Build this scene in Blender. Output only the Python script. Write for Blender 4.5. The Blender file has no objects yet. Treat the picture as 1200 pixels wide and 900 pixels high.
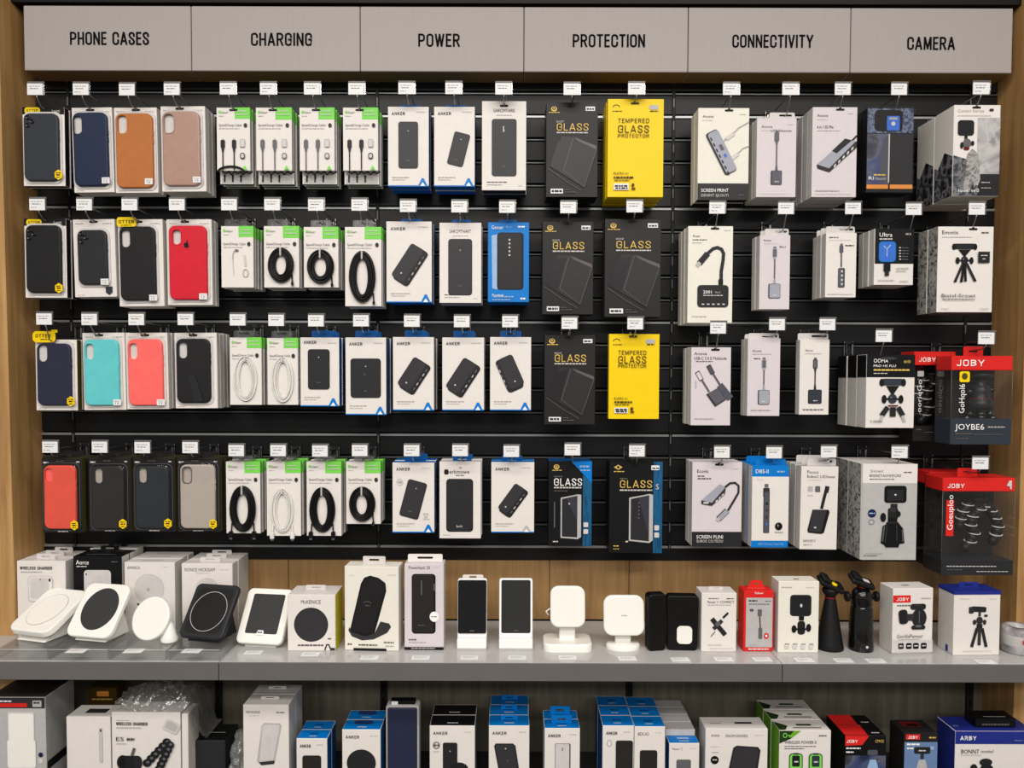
import bpy, bmesh, math, random
from mathutils import Vector, Matrix
from mathutils.geometry import tessellate_polygon
random.seed(7)
COL = bpy.context.scene.collection
SC = bpy.context.scene

# ------------------------------------------------------------------ camera, world, lights, exposure
F, PX, PY = 900.0, 600.0, 471.0
CAM = Vector((0.0, -1.8, 1.55))
PITCH = math.radians(2.0)
ROLL = math.radians(0.17)
cd = bpy.data.cameras.new('camera'); cam = bpy.data.objects.new('camera', cd); COL.objects.link(cam)
cd.sensor_width = 36.0; cd.lens = F / 1200 * 36.0; cd.shift_y = (PY - 450) / 1200; cd.clip_start = 0.05
cam.matrix_world = Matrix.Translation(CAM) @ Matrix.Rotation(math.pi / 2 - PITCH, 4, 'X') @ Matrix.Rotation(ROLL, 4, 'Z')
SC.camera = cam
CR = cam.matrix_world.to_3x3()
def ray(px, py):
    return CR @ Vector(((px - PX) / F, -(py - PY) / F, -1.0))
def at(px, py, y):
    d = ray(px, py); return CAM + d * ((y - CAM.y) / d.y)
def at_z(px, py, z):
    d = ray(px, py); return CAM + d * ((z - CAM.z) / d.z)

w = bpy.data.worlds.new('world'); SC.world = w; w.use_nodes = True
w.node_tree.nodes['Background'].inputs[0].default_value = (1.0, 0.965, 0.93, 1)
w.node_tree.nodes['Background'].inputs[1].default_value = 0.32
def area(name, loc, target, sx, sy, power, col=(1.0, 0.955, 0.91)):
    l = bpy.data.lights.new(name, 'AREA'); l.shape = 'RECTANGLE'; l.size = sx; l.size_y = sy; l.energy = power; l.color = col
    o = bpy.data.objects.new(name, l); COL.objects.link(o); o.location = loc
    o.rotation_euler = (Vector(target) - Vector(loc)).to_track_quat('-Z', 'Y').to_euler(); return o
area('ceiling_light_near', (0.0, -1.7, 3.15), (0, -1.5, 0), 3.6, 0.35, 42)
area('ceiling_light_mid', (0.0, -3.0, 3.15), (0, -2.6, 0), 3.6, 0.5, 70)
area('ceiling_light_far', (0.0, -4.8, 3.15), (0, -4.2, 0), 4.0, 0.6, 100)
SC.view_settings.view_transform = 'Standard'; SC.view_settings.look = 'None'
SC.view_settings.gamma = 1.0; SC.view_settings.exposure = 0.25
SC.view_settings.use_curve_mapping = False
SC.cycles.max_bounces = 6; SC.cycles.transparent_max_bounces = 12
SC.cycles.use_denoising = True

# ------------------------------------------------------------------ materials
def lin(c):
    c = c / 255.0
    return c / 12.92 if c <= 0.04045 else ((c + 0.055) / 1.055) ** 2.4
MATS = {}
KEEP = ('bracket', 'slatface', 'groove', 'navybox', 'royal')
def mk(name, rgb, rough=0.5, metal=0.0, var=0.05, scale=60.0, bump=0.0, stretch=None, spec=0.22, coat=0.0, emit=None):
    if name in MATS: return MATS[name]
    m = bpy.data.materials.new(name); m.use_nodes = True; nt = m.node_tree; b = nt.nodes['Principled BSDF']
    dk = 0.80 if max(rgb) < 135 and not metal and name not in KEEP else 1.0
    base = tuple(lin(c * dk) for c in rgb)
    tc = nt.nodes.new('ShaderNodeTexCoord'); mp = nt.nodes.new('ShaderNodeMapping'); nz = nt.nodes.new('ShaderNodeTexNoise')
    nt.links.new(tc.outputs['Object'], mp.inputs[0]); nt.links.new(mp.outputs[0], nz.inputs['Vector'])
    if stretch: mp.inputs['Scale'].default_value = stretch
    nz.inputs['Scale'].default_value = scale; nz.inputs['Detail'].default_value = 3
    rp = nt.nodes.new('ShaderNodeValToRGB'); nt.links.new(nz.outputs['Fac'], rp.inputs[0])
    rp.color_ramp.elements[0].position = 0.3; rp.color_ramp.elements[1].position = 0.7
    rp.color_ramp.elements[0].color = tuple(min(1, c * (1 - var)) for c in base) + (1,)
    rp.color_ramp.elements[1].color = tuple(min(1, c * (1 + var)) for c in base) + (1,)
    nt.links.new(rp.outputs[0], b.inputs['Base Color'])
    b.inputs['Roughness'].default_value = rough; b.inputs['Metallic'].default_value = metal
    b.inputs['Specular IOR Level'].default_value = spec
    if coat: b.inputs['Coat Weight'].default_value = coat; b.inputs['Coat Roughness'].default_value = 0.12
    if bump:
        bp = nt.nodes.new('ShaderNodeBump'); bp.inputs['Strength'].default_value = bump; bp.inputs['Distance'].default_value = 0.002
        nt.links.new(nz.outputs['Fac'], bp.inputs['Height']); nt.links.new(bp.outputs[0], b.inputs['Normal'])
    MATS[name] = m; return m
def mk_print(name, stops, scale, detail=6, rough=0.4, stretch=None, contrast=(0.35, 0.65)):
    """a printed photographic pattern: noise through a colour ramp"""
    m = bpy.data.materials.new(name); m.use_nodes = True; nt = m.node_tree; b = nt.nodes['Principled BSDF']
    tc = nt.nodes.new('ShaderNodeTexCoord'); mp = nt.nodes.new('ShaderNodeMapping'); nz = nt.nodes.new('ShaderNodeTexNoise')
    nt.links.new(tc.outputs['Object'], mp.inputs[0]); nt.links.new(mp.outputs[0], nz.inputs['Vector'])
    if stretch: mp.inputs['Scale'].default_value = stretch
    nz.inputs['Scale'].default_value = scale; nz.inputs['Detail'].default_value = detail; nz.inputs['Distortion'].default_value = 0.6
    rp = nt.nodes.new('ShaderNodeValToRGB'); nt.links.new(nz.outputs['Fac'], rp.inputs[0])
    e = rp.color_ramp.elements; e[0].position = contrast[0]; e[1].position = contrast[1]
    e[0].color = tuple(lin(c) for c in stops[0]) + (1,); e[1].color = tuple(lin(c) for c in stops[-1]) + (1,)
    for i, s in enumerate(stops[1:-1]):
        n = e.new(contrast[0] + (contrast[1] - contrast[0]) * (i + 1) / (len(stops) - 1)); n.color = tuple(lin(c) for c in s) + (1,)
    nt.links.new(rp.outputs[0], b.inputs['Base Color']); b.inputs['Roughness'].default_value = rough
    MATS[name] = m; return m
def mk_clear(name, fac=0.12, tint=(1, 1, 1), rough=0.05, wrinkle=0.0, dull=0.0):
    """thin clear plastic: mostly transparent, a fresnel gloss on top"""
    m = bpy.data.materials.new(name); m.use_nodes = True; nt = m.node_tree; nt.nodes.clear()
    out = nt.nodes.new('ShaderNodeOutputMaterial'); tr = nt.nodes.new('ShaderNodeBsdfTransparent'); gl = nt.nodes.new('ShaderNodeBsdfGlossy')
    mx = nt.nodes.new('ShaderNodeMixShader'); lw = nt.nodes.new('ShaderNodeLayerWeight'); ma = nt.nodes.new('ShaderNodeMath')
    tr.inputs[0].default_value = tuple(tint) + (1,); gl.inputs['Roughness'].default_value = rough
    lw.inputs[0].default_value = 0.25; ma.operation = 'ADD'; ma.inputs[1].default_value = fac * 0.4; ma.use_clamp = True
    mu = nt.nodes.new('ShaderNodeMath'); mu.operation = 'MULTIPLY'; mu.inputs[1].default_value = fac * 2.4
    nt.links.new(lw.outputs['Fresnel'], mu.inputs[0]); nt.links.new(mu.outputs[0], ma.inputs[0])
    nt.links.new(ma.outputs[0], mx.inputs[0]); nt.links.new(tr.outputs[0], mx.inputs[1]); nt.links.new(gl.outputs[0], mx.inputs[2])
    last = mx
    if dull:
        df = nt.nodes.new('ShaderNodeBsdfDiffuse'); df.inputs[0].default_value = (0.8, 0.8, 0.78, 1); m2 = nt.nodes.new('ShaderNodeMixShader')
        m2.inputs[0].default_value = dull; nt.links.new(mx.outputs[0], m2.inputs[1]); nt.links.new(df.outputs[0], m2.inputs[2]); last = m2
    if wrinkle:
        tc = nt.nodes.new('ShaderNodeTexCoord'); nz = nt.nodes.new('ShaderNodeTexNoise'); nz.inputs['Scale'].default_value = 45; nz.inputs['Detail'].default_value = 4
        nt.links.new(tc.outputs['Object'], nz.inputs['Vector']); bp = nt.nodes.new('ShaderNodeBump'); bp.inputs['Strength'].default_value = wrinkle; bp.inputs['Distance'].default_value = 0.01
        nt.links.new(nz.outputs['Fac'], bp.inputs['Height']); nt.links.new(bp.outputs[0], gl.inputs['Normal']); nt.links.new(bp.outputs[0], lw.inputs['Normal'])
    nt.links.new(last.outputs[0], out.inputs[0]); MATS[name] = m; return m

mk('white', (226, 220, 214), 0.45, var=0.02); mk('cream', (229, 225, 213), 0.45, var=0.02); mk('lilac', (212, 204, 207), 0.45, var=0.02)
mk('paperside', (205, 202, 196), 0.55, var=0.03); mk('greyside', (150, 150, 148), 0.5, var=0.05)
mk('black', (26, 26, 27), 0.42, var=0.08); mk('deepblack', (8, 8, 8), 0.5, var=0.05); mk('soft', (40, 40, 43), 0.35, var=0.06)
mk('charcoal', (52, 52, 55), 0.38, var=0.05); mk('pbgrey', (64, 63, 66), 0.4, var=0.05); mk('pbdark', (46, 46, 48), 0.4, var=0.05)
mk('midgrey', (120, 120, 124), 0.4); mk('lightgrey', (180, 178, 176), 0.45); mk('palegrey', (205, 201, 198), 0.45)
mk('ink', (60, 58, 58), 0.5); mk('inkmid', (112, 108, 106), 0.5); mk('inklight', (176, 171, 166), 0.5); mk('inkpale', (200, 195, 190), 0.5)
mk('silver', (158, 160, 172), 0.4); mk('silverdark', (98, 100, 112), 0.4); mk('steel', (112, 110, 122), 0.4)
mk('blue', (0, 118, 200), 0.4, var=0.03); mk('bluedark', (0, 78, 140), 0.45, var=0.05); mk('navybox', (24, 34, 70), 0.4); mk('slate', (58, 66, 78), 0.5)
mk('royal', (34, 46, 130), 0.4); mk('green', (122, 210, 84), 0.45, var=0.03); mk('greenside', (110, 170, 40), 0.5); mk('greendark', (40, 70, 25), 0.5)
mk('yellow', (240, 204, 5), 0.42, var=0.02); mk('yellowdark', (150, 120, 10), 0.5); mk('brown', (92, 66, 14), 0.5); mk('olive', (92, 88, 26), 0.5)
mk('gold', (216, 182, 92), 0.4); mk('glassdark', (58, 56, 58), 0.35, var=0.06); mk('glassdark2', (46, 45, 48), 0.3); mk('glassblue', (42, 42, 50), 0.3)
mk('cartonblack', (42, 40, 40), 0.42, var=0.08, scale=20); mk('cartonjet', (20, 20, 22), 0.38, var=0.1)
mk('glare', (118, 112, 108), 0.35); mk('glareblue', (72, 71, 84), 0.35); mk('red', (214, 38, 34), 0.4, var=0.03); mk('reddark', (120, 24, 24), 0.5)
mk('orange', (222, 142, 66), 0.45); mk('hubblue', (60, 110, 200), 0.35); mk('skyblue', (104, 130, 170), 0.45); mk('paleblue', (150, 180, 215), 0.4)
mk('purewhite', (243, 242, 240), 0.35, var=0.01); mk('label', (228, 228, 228), 0.4, var=0.01)
mk('plasticwhite', (238, 236, 228), 0.28, var=0.01, coat=0.2); mk('padgrey', (66, 67, 68), 0.6, bump=0.1, scale=400); mk('paddark', (50, 51, 52), 0.55)
mk('wire', (150, 150, 150), 0.28, metal=0.9); mk('bracket', (34, 34, 35), 0.35); mk('tagbar', (132, 130, 128), 0.25)
mk('cablewhite', (222, 220, 214), 0.35); mk('cableblack', (20, 20, 21), 0.35)
mk('screen', (30, 31, 33), 0.12, var=0.03); mk('shiny', (14, 14, 15), 0.15, coat=0.5); mk('rubber', (24, 24, 25), 0.45)
mk('greige', (176, 166, 156), 0.35, var=0.03)
mk_print('rock', [(18, 18, 20), (52, 54, 58), (120, 120, 124), (30, 31, 34)], 55, rough=0.4)
mk_print('rocklight', [(60, 60, 60), (170, 168, 164), (90, 90, 90)], 70, rough=0.4)
mk_print('bluephoto', [(34, 40, 66), (62, 74, 118), (92, 92, 104), (40, 44, 58)], 16, rough=0.3)
mk_print('silverphoto', [(120, 116, 118), (160, 156, 156), (190, 188, 186), (138, 134, 136)], 22, rough=0.4)
mk_print('flashphoto', [(14, 22, 44), (30, 44, 84), (110, 124, 150), (14, 18, 30)], 90, rough=0.35)
mk_print('bluestrip', [(0, 60, 96), (0, 92, 138), (8, 50, 76)], 30, rough=0.35, stretch=(8, 1, 0.6))
mk_clear('clear', 0.06, rough=0.08); mk_clear('clearedge', 0.35, tint=(0.8, 0.8, 0.8), rough=0.1); mk_clear('wrap', 0.35, rough=0.12, wrinkle=1.0, dull=0.10)
mk_clear('acrylic', 0.12, tint=(0.92, 0.93, 0.93), rough=0.06, dull=0.03)

def M(n): return n if not isinstance(n, str) else MATS[n]

# ------------------------------------------------------------------ mesh builder
def rr(w, h, r, n=5, cx=0, cz=0, rot=0):
    r = max(min(r, w / 2 - 1e-5, h / 2 - 1e-5), 1e-5); pts = []
    for (sx, sz, a0) in ((1, 1, 0), (-1, 1, 90), (-1, -1, 180), (1, -1, 270)):
        for i in range(n + 1):
            a = math.radians(a0 + 90.0 * i / n); pts.append((sx * (w / 2 - r) + r * math.cos(a), sz * (h / 2 - r) + r * math.sin(a)))
    c, s = math.cos(math.radians(rot)), math.sin(math.radians(rot))
    return [(cx + x * c - z * s, cz + x * s + z * c) for x, z in pts]
def ellp(rx, rz, n=24, cx=0, cz=0):
    return [(cx + rx * math.cos(2 * math.pi * i / n), cz + rz * math.sin(2 * math.pi * i / n)) for i in range(n)]
class MB:
    def __init__(s): s.v = []; s.f = []; s.mi = []; s.sm = []; s.mats = []; s.T = None
    def mid(s, m):
        m = M(m)
        if m not in s.mats: s.mats.append(m)
        return s.mats.index(m)
    def add(s, vs, fs, m, smooth=False):
        o = len(s.v); k = s.mid(m)
        s.v += [tuple(s.T @ Vector(p)) if s.T else tuple(p) for p in vs]
        for f in fs: s.f.append(tuple(i + o for i in f)); s.mi.append(k); s.sm.append(smooth)
        return s
    def box(s, x0, x1, y0, y1, z0, z1, m, side=None, bottom=None, top=None, left=None, bev=0.0006):
        """front (-y) takes m; sides, bottom and top may differ; edges chamfered by bev"""
        side = side or m; bottom = bottom or side; top = top or side; left = left or side
        b = min(bev, (x1 - x0) / 3, (y1 - y0) / 3, (z1 - z0) / 3)
        v = []
        for x in (0, 1):
            for y in (0, 1):
                for z in (0, 1):
                    X = x1 if x else x0; Y = y1 if y else y0; Z = z1 if z else z0; ix = -b if x else b; iy = -b if y else b; iz = -b if z else b
                    v += [(X, Y + iy, Z + iz), (X + ix, Y, Z + iz), (X + ix, Y + iy, Z)]
        c = lambda x, y, z, k: (x * 4 + y * 2 + z) * 3 + k
        q = [([c(0, 0, 0, 1), c(1, 0, 0, 1), c(1, 0, 1, 1), c(0, 0, 1, 1)], m), ([c(1, 1, 0, 1), c(0, 1, 0, 1), c(0, 1, 1, 1), c(1, 1, 1, 1)], side),
             ([c(1, 0, 0, 0), c(1, 1, 0, 0), c(1, 1, 1, 0), c(1, 0, 1, 0)], side), ([c(0, 1, 0, 0), c(0, 0, 0, 0), c(0, 0, 1, 0), c(0, 1, 1, 0)], left),
             ([c(0, 0, 1, 2), c(1, 0, 1, 2), c(1, 1, 1, 2), c(0, 1, 1, 2)], top), ([c(0, 1, 0, 2), c(1, 1, 0, 2), c(1, 0, 0, 2), c(0, 0, 0, 2)], bottom)]
        for f, mm in q: s.add([v[i] for i in f], [(0, 1, 2, 3)], mm)
        if b > 0:
            e = []
            for y in (0, 1):
                for z in (0, 1): e.append((c(0, y, z, 1), c(1, y, z, 1), c(1, y, z, 2), c(0, y, z, 2), (y == z)))
            for x in (0, 1):
                for z in (0, 1): e.append((c(x, 0, z, 0), c(x, 1, z, 0), c(x, 1, z, 2), c(x, 0, z, 2), (x != z)))
                for y in (0, 1): e.append((c(x, y, 0, 0), c(x, y, 1, 0), c(x, y, 1, 1), c(x, y, 0, 1), (x == y)))
            for a_, b_, c_, d_, fl in e:
                ff = (0, 1, 2, 3) if not fl else (3, 2, 1, 0); s.add([v[a_], v[b_], v[c_], v[d_]], [ff], m)
            for x in (0, 1):
                for y in (0, 1):
                    for z in (0, 1): s.add([v[c(x, y, z, k)] for k in range(3)], [(0, 1, 2)], m)
        return s
    def slab(s, outline, y0, y1, m, bev=0.0, side=None, hole=None, smooth=True, inset=None, back=True):
        """plate facing -y from an outline in x,z; inset = the bevelled front outline; hole = another outline cut through"""
        n = len(outline); side = side or m
        front = inset if (bev and inset) else outline
        loops = [[(x, y1, z) for x, z in outline]]
        if bev and inset:
            k = 3
            for i in range(k):
                a = math.pi / 2 * i / k; t = 1 - math.cos(a)
                loops.append([(o[0] + (p[0] - o[0]) * t, y0 + bev * (1 - math.sin(a)), o[1] + (p[1] - o[1]) * t) for o, p in zip(outline, front)])
        loops.append([(x, y0, z) for x, z in front])
        vs = [p for L in loops for p in L]; fs = []
        for j in range(len(loops) - 1):
            for i in range(n): fs.append((j * n + i, j * n + (i + 1) % n, (j + 1) * n + (i + 1) % n, (j + 1) * n + i))
        s.add(vs, fs, side, smooth)
        if hole is None:
            s.add([(x, y0, z) for x, z in front], [tuple(range(n))], m)
            if back: s.add([(x, y1, z) for x, z in outline], [tuple(reversed(range(n)))], side)
        else:
            for yy, out, mm in ((y0, front, m), (y1, outline, side)):
                pts = [(x, yy, z) for x, z in out] + [(x, yy, z) for x, z in hole]
                tr = tessellate_polygon([[Vector((x, z, 0)) for x, z in out], [Vector((x, z, 0)) for x, z in hole]])
                s.add(pts, [tuple(t) for t in tr], mm)
            h = len(hole); s.add([(x, y0, z) for x, z in hole] + [(x, y1, z) for x, z in hole], [(i, i + h, (i + 1) % h + h, (i + 1) % h) for i in range(h)], side, smooth)
        return s
    def tube(s, pts, r, m, seg=6, closed=False):
        P = [Vector(p) for p in pts]; n = len(P); vs = []; fs = []; up = None
        for i in range(n):
            t = (P[(i + 1) % n] - P[i - 1]) if closed else (P[min(i + 1, n - 1)] - P[max(i - 1, 0)])
            t.normalize()
            if up is None: up = Vector((0, 0, 1)) if abs(t.z) < 0.9 else Vector((0, 1, 0))
            a = t.cross(up)
            if a.length < 1e-6: a = t.cross(Vector((1, 0, 0)))
            a.normalize(); b = a.cross(t).normalized(); up = b
            for k in range(seg):
                th = 2 * math.pi * k / seg; vs.append(tuple(P[i] + a * (r * math.cos(th)) + b * (r * math.sin(th))))
        for i in range(n if closed else n - 1):
            for k in range(seg):
                j = (i + 1) % n; fs.append((i * seg + k, j * seg + k, j * seg + (k + 1) % seg, i * seg + (k + 1) % seg))
        if not closed: fs += [tuple(range(seg)), tuple(reversed(range((n - 1) * seg, n * seg)))]
        return s.add(vs, fs, m, True)
    def lathe(s, prof, m, seg=24, c=(0, 0, 0), axis='z', sx=1, sy=1, smooth=True):
        vs = []; fs = []
        for r, z in prof:
            for k in range(seg):
                a = 2 * math.pi * k / seg; x, y = r * math.cos(a) * sx, r * math.sin(a) * sy
                p = (x, y, z) if axis == 'z' else ((x, z, y) if axis == 'y' else (z, x, y))
                vs.append((p[0] + c[0], p[1] + c[1], p[2] + c[2]))
        n = len(prof)
        for j in range(n - 1):
            for k in range(seg): fs.append((j * seg + k, j * seg + (k + 1) % seg, (j + 1) * seg + (k + 1) % seg, (j + 1) * seg + k))
        s.add(vs, fs, m, smooth)
        s.add(vs[:seg], [tuple(reversed(range(seg)))], m); s.add(vs[-seg:], [tuple(range(seg))], m)
        return s
    def ball(s, c, r, m, seg=16, sx=1, sy=1, sz=1):
        return s.lathe([(max(1e-5, r * math.sin(math.pi * i / 8)), -r * sz * math.cos(math.pi * i / 8)) for i in range(9)], m, seg, c, sx=sx, sy=sy)
    def mesh(s, name):
        me = bpy.data.meshes.new(name); me.from_pydata(s.v, [], s.f)
        for m in s.mats: me.materials.append(m)
        me.polygons.foreach_set('material_index', s.mi); me.polygons.foreach_set('use_smooth', s.sm); me.update(); return me
    def build(s, name, parent=None, loc=(0, 0, 0), rot=None):
        return obj(name, s.mesh(name), parent, loc, rot)
def obj(name, me, parent=None, loc=(0, 0, 0), rot=None):
    o = bpy.data.objects.new(name, me); COL.objects.link(o); o.location = loc
    if rot: o.rotation_euler = rot
    if parent: o.parent = parent
    return o
def tag(o, label=None, cat=None, group=None, kind=None):
    if label: o['label'] = label
    if cat: o['category'] = cat
    if group: o['group'] = group
    if kind: o['kind'] = kind
    return o
def thing(name, label, cat, loc=(0, 0, 0), rot=None, group=None):
    return tag(obj(name, None, None, loc, rot), label, cat, group)
def clone(o, parent=None, deep=True, only=None):
    c = o.copy(); COL.objects.link(c)
    if parent: c.parent = parent
    if deep:
        for ch in list(o.children):
            if only and ch.name.split('.')[0] not in only: continue
            clone(ch, c)
    return c

# ------------------------------------------------------------------ flat print: text and shapes laid on a carton's face
_TX = {}
def glyphs(s, bold=0.0):
    key = (s, bold)
    if key not in _TX:
        c = bpy.data.curves.new('t', 'FONT'); c.body = s; c.resolution_u = 2; c.offset = bold
        o = bpy.data.objects.new('t', c); m = o.to_mesh()
        vs = [(v.co.x, v.co.y) for v in m.vertices]; fs = [tuple(p.vertices) for p in m.polygons]; o.to_mesh_clear()
        bpy.data.objects.remove(o); bpy.data.curves.remove(c)
        xs = [a for a, _ in vs] or [0, 1]; zs = [b for _, b in vs] or [0, 1]
        _TX[key] = (vs, fs, min(xs), max(xs), min(zs), max(zs))
    return _TX[key]
_c = lambda x0, y0, x1, y1, r: (x0, y0, x1, y1, r)
def _arc(cx, cy, r, a0, a1, n=5): return [(cx + r * math.cos(math.radians(a0 + (a1 - a0) * i / n)), cy + r * math.sin(math.radians(a0 + (a1 - a0) * i / n))) for i in range(n + 1)]
_q = 0.19
_O = _arc(_q, 1 - _q, _q, 90, 180) + _arc(_q, _q, _q, 180, 270); _O2 = _arc(_q, _q, _q, 270, 360) + _arc(_q, 1 - _q, _q, 0, 90)
STROKES = {  # condensed capitals: (advance width, centre-line strokes) for a cap height of 1
    'P': (0.36, [[(0, 0), (0, 1), (0.17, 1)] + _arc(0.17, 0.81, 0.19, 90, 0) + _arc(0.17, 0.64, 0.19, 0, -90) + [(0, 0.45)]]),
    'R': (0.37, [[(0, 0), (0, 1), (0.17, 1)] + _arc(0.17, 0.81, 0.19, 90, 0) + _arc(0.17, 0.68, 0.19, 0, -90) + [(0, 0.49)], [(0.19, 0.5), (0.37, 0)]]),
    'H': (0.37, [[(0, 0), (0, 1)], [(0.37, 0), (0.37, 1)], [(0, 0.5), (0.37, 0.5)]]), 'O': (0.38, [_O + _O2 + [(_q, 1)]]),
    'N': (0.38, [[(0, 0), (0, 1)], [(0.01, 1), (0.37, 0)], [(0.38, 0), (0.38, 1)]]), 'E': (0.28, [[(0.28, 0), (0, 0), (0, 1), (0.28, 1)], [(0, 0.52), (0.25, 0.52)]]),
    'C': (0.37, [[(0.38, 0.68)] + _arc(_q, 1 - _q, _q, 0, 90) + _O + _arc(_q, _q, _q, 270, 360) + [(0.38, 0.34)]]),
    'G': (0.38, [[(0.38, 0.70)] + _arc(_q, 1 - _q, _q, 0, 90) + _O + _arc(_q, _q, _q, 270, 350) + [(0.38, 0), (0.38, 0.48), (0.22, 0.48)]]),
    'A': (0.42, [[(0, 0), (0.20, 1)], [(0.22, 1), (0.42, 0)], [(0.07, 0.27), (0.35, 0.27)]]),
    'S': (0.35, [[(0.35, 0.72)] + _arc(0.175, 0.825, 0.175, 0, 180) + [(0.0, 0.74), (0.08, 0.58), (0.27, 0.42), (0.35, 0.26)] + _arc(0.175, 0.175, 0.175, 0, -180) + [(0, 0.28)]]),
    'K': (0.38, [[(0, 0), (0, 1)], [(0.36, 1), (0, 0.42)], [(0.13, 0.60), (0.38, 0)]]), 'L': (0.28, [[(0, 1), (0, 0), (0.28, 0)]]),
    'D': (0.37, [[(0, 0), (0, 1), (0.17, 1)] + _arc(0.17, 0.80, 0.20, 90, 0) + _arc(0.17, 0.20, 0.20, 0, -90) + [(0, 0)]]), 'J': (0.28, [[(0.28, 1), (0.28, 0.16)] + _arc(0.14, 0.15, 0.14, 0, -180)]),
    'B': (0.37, [[(0, 0.52), (0, 1), (0.17, 1)] + _arc(0.17, 0.78, 0.20, 90, -90) + [(0, 0.54)], [(0, 0.54), (0.19, 0.54)] + _arc(0.17, 0.27, 0.22, 90, -90) + [(0, 0), (0, 0.54)]]), 'U': (0.37, [[(0, 1), (0, 0.18)] + _arc(0.185, 0.185, 0.185, 180, 360) + [(0.37, 1)]]),
    'I': (0.0, [[(0, 0), (0, 1)]]), 'T': (0.34, [[(0.17, 0), (0.17, 1)], [(0, 1), (0.34, 1)]]), 'V': (0.38, [[(0, 1), (0.18, 0)], [(0.20, 0), (0.38, 1)]]),
    'W': (0.56, [[(0, 1), (0.13, 0)], [(0.14, 0), (0.28, 0.98)], [(0.28, 0.98), (0.42, 0)], [(0.43, 0), (0.56, 1)]]), 'M': (0.48, [[(0, 0), (0.01, 1)], [(0.03, 1), (0.24, 0.06)], [(0.24, 0.06), (0.45, 1)], [(0.47, 1), (0.48, 0)]]),
    'Y': (0.40, [[(0, 1), (0.20, 0.42)], [(0.20, 0.42), (0.40, 1)], [(0.20, 0.42), (0.20, 0)]]), ' ': (0.12, [])}
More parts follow.
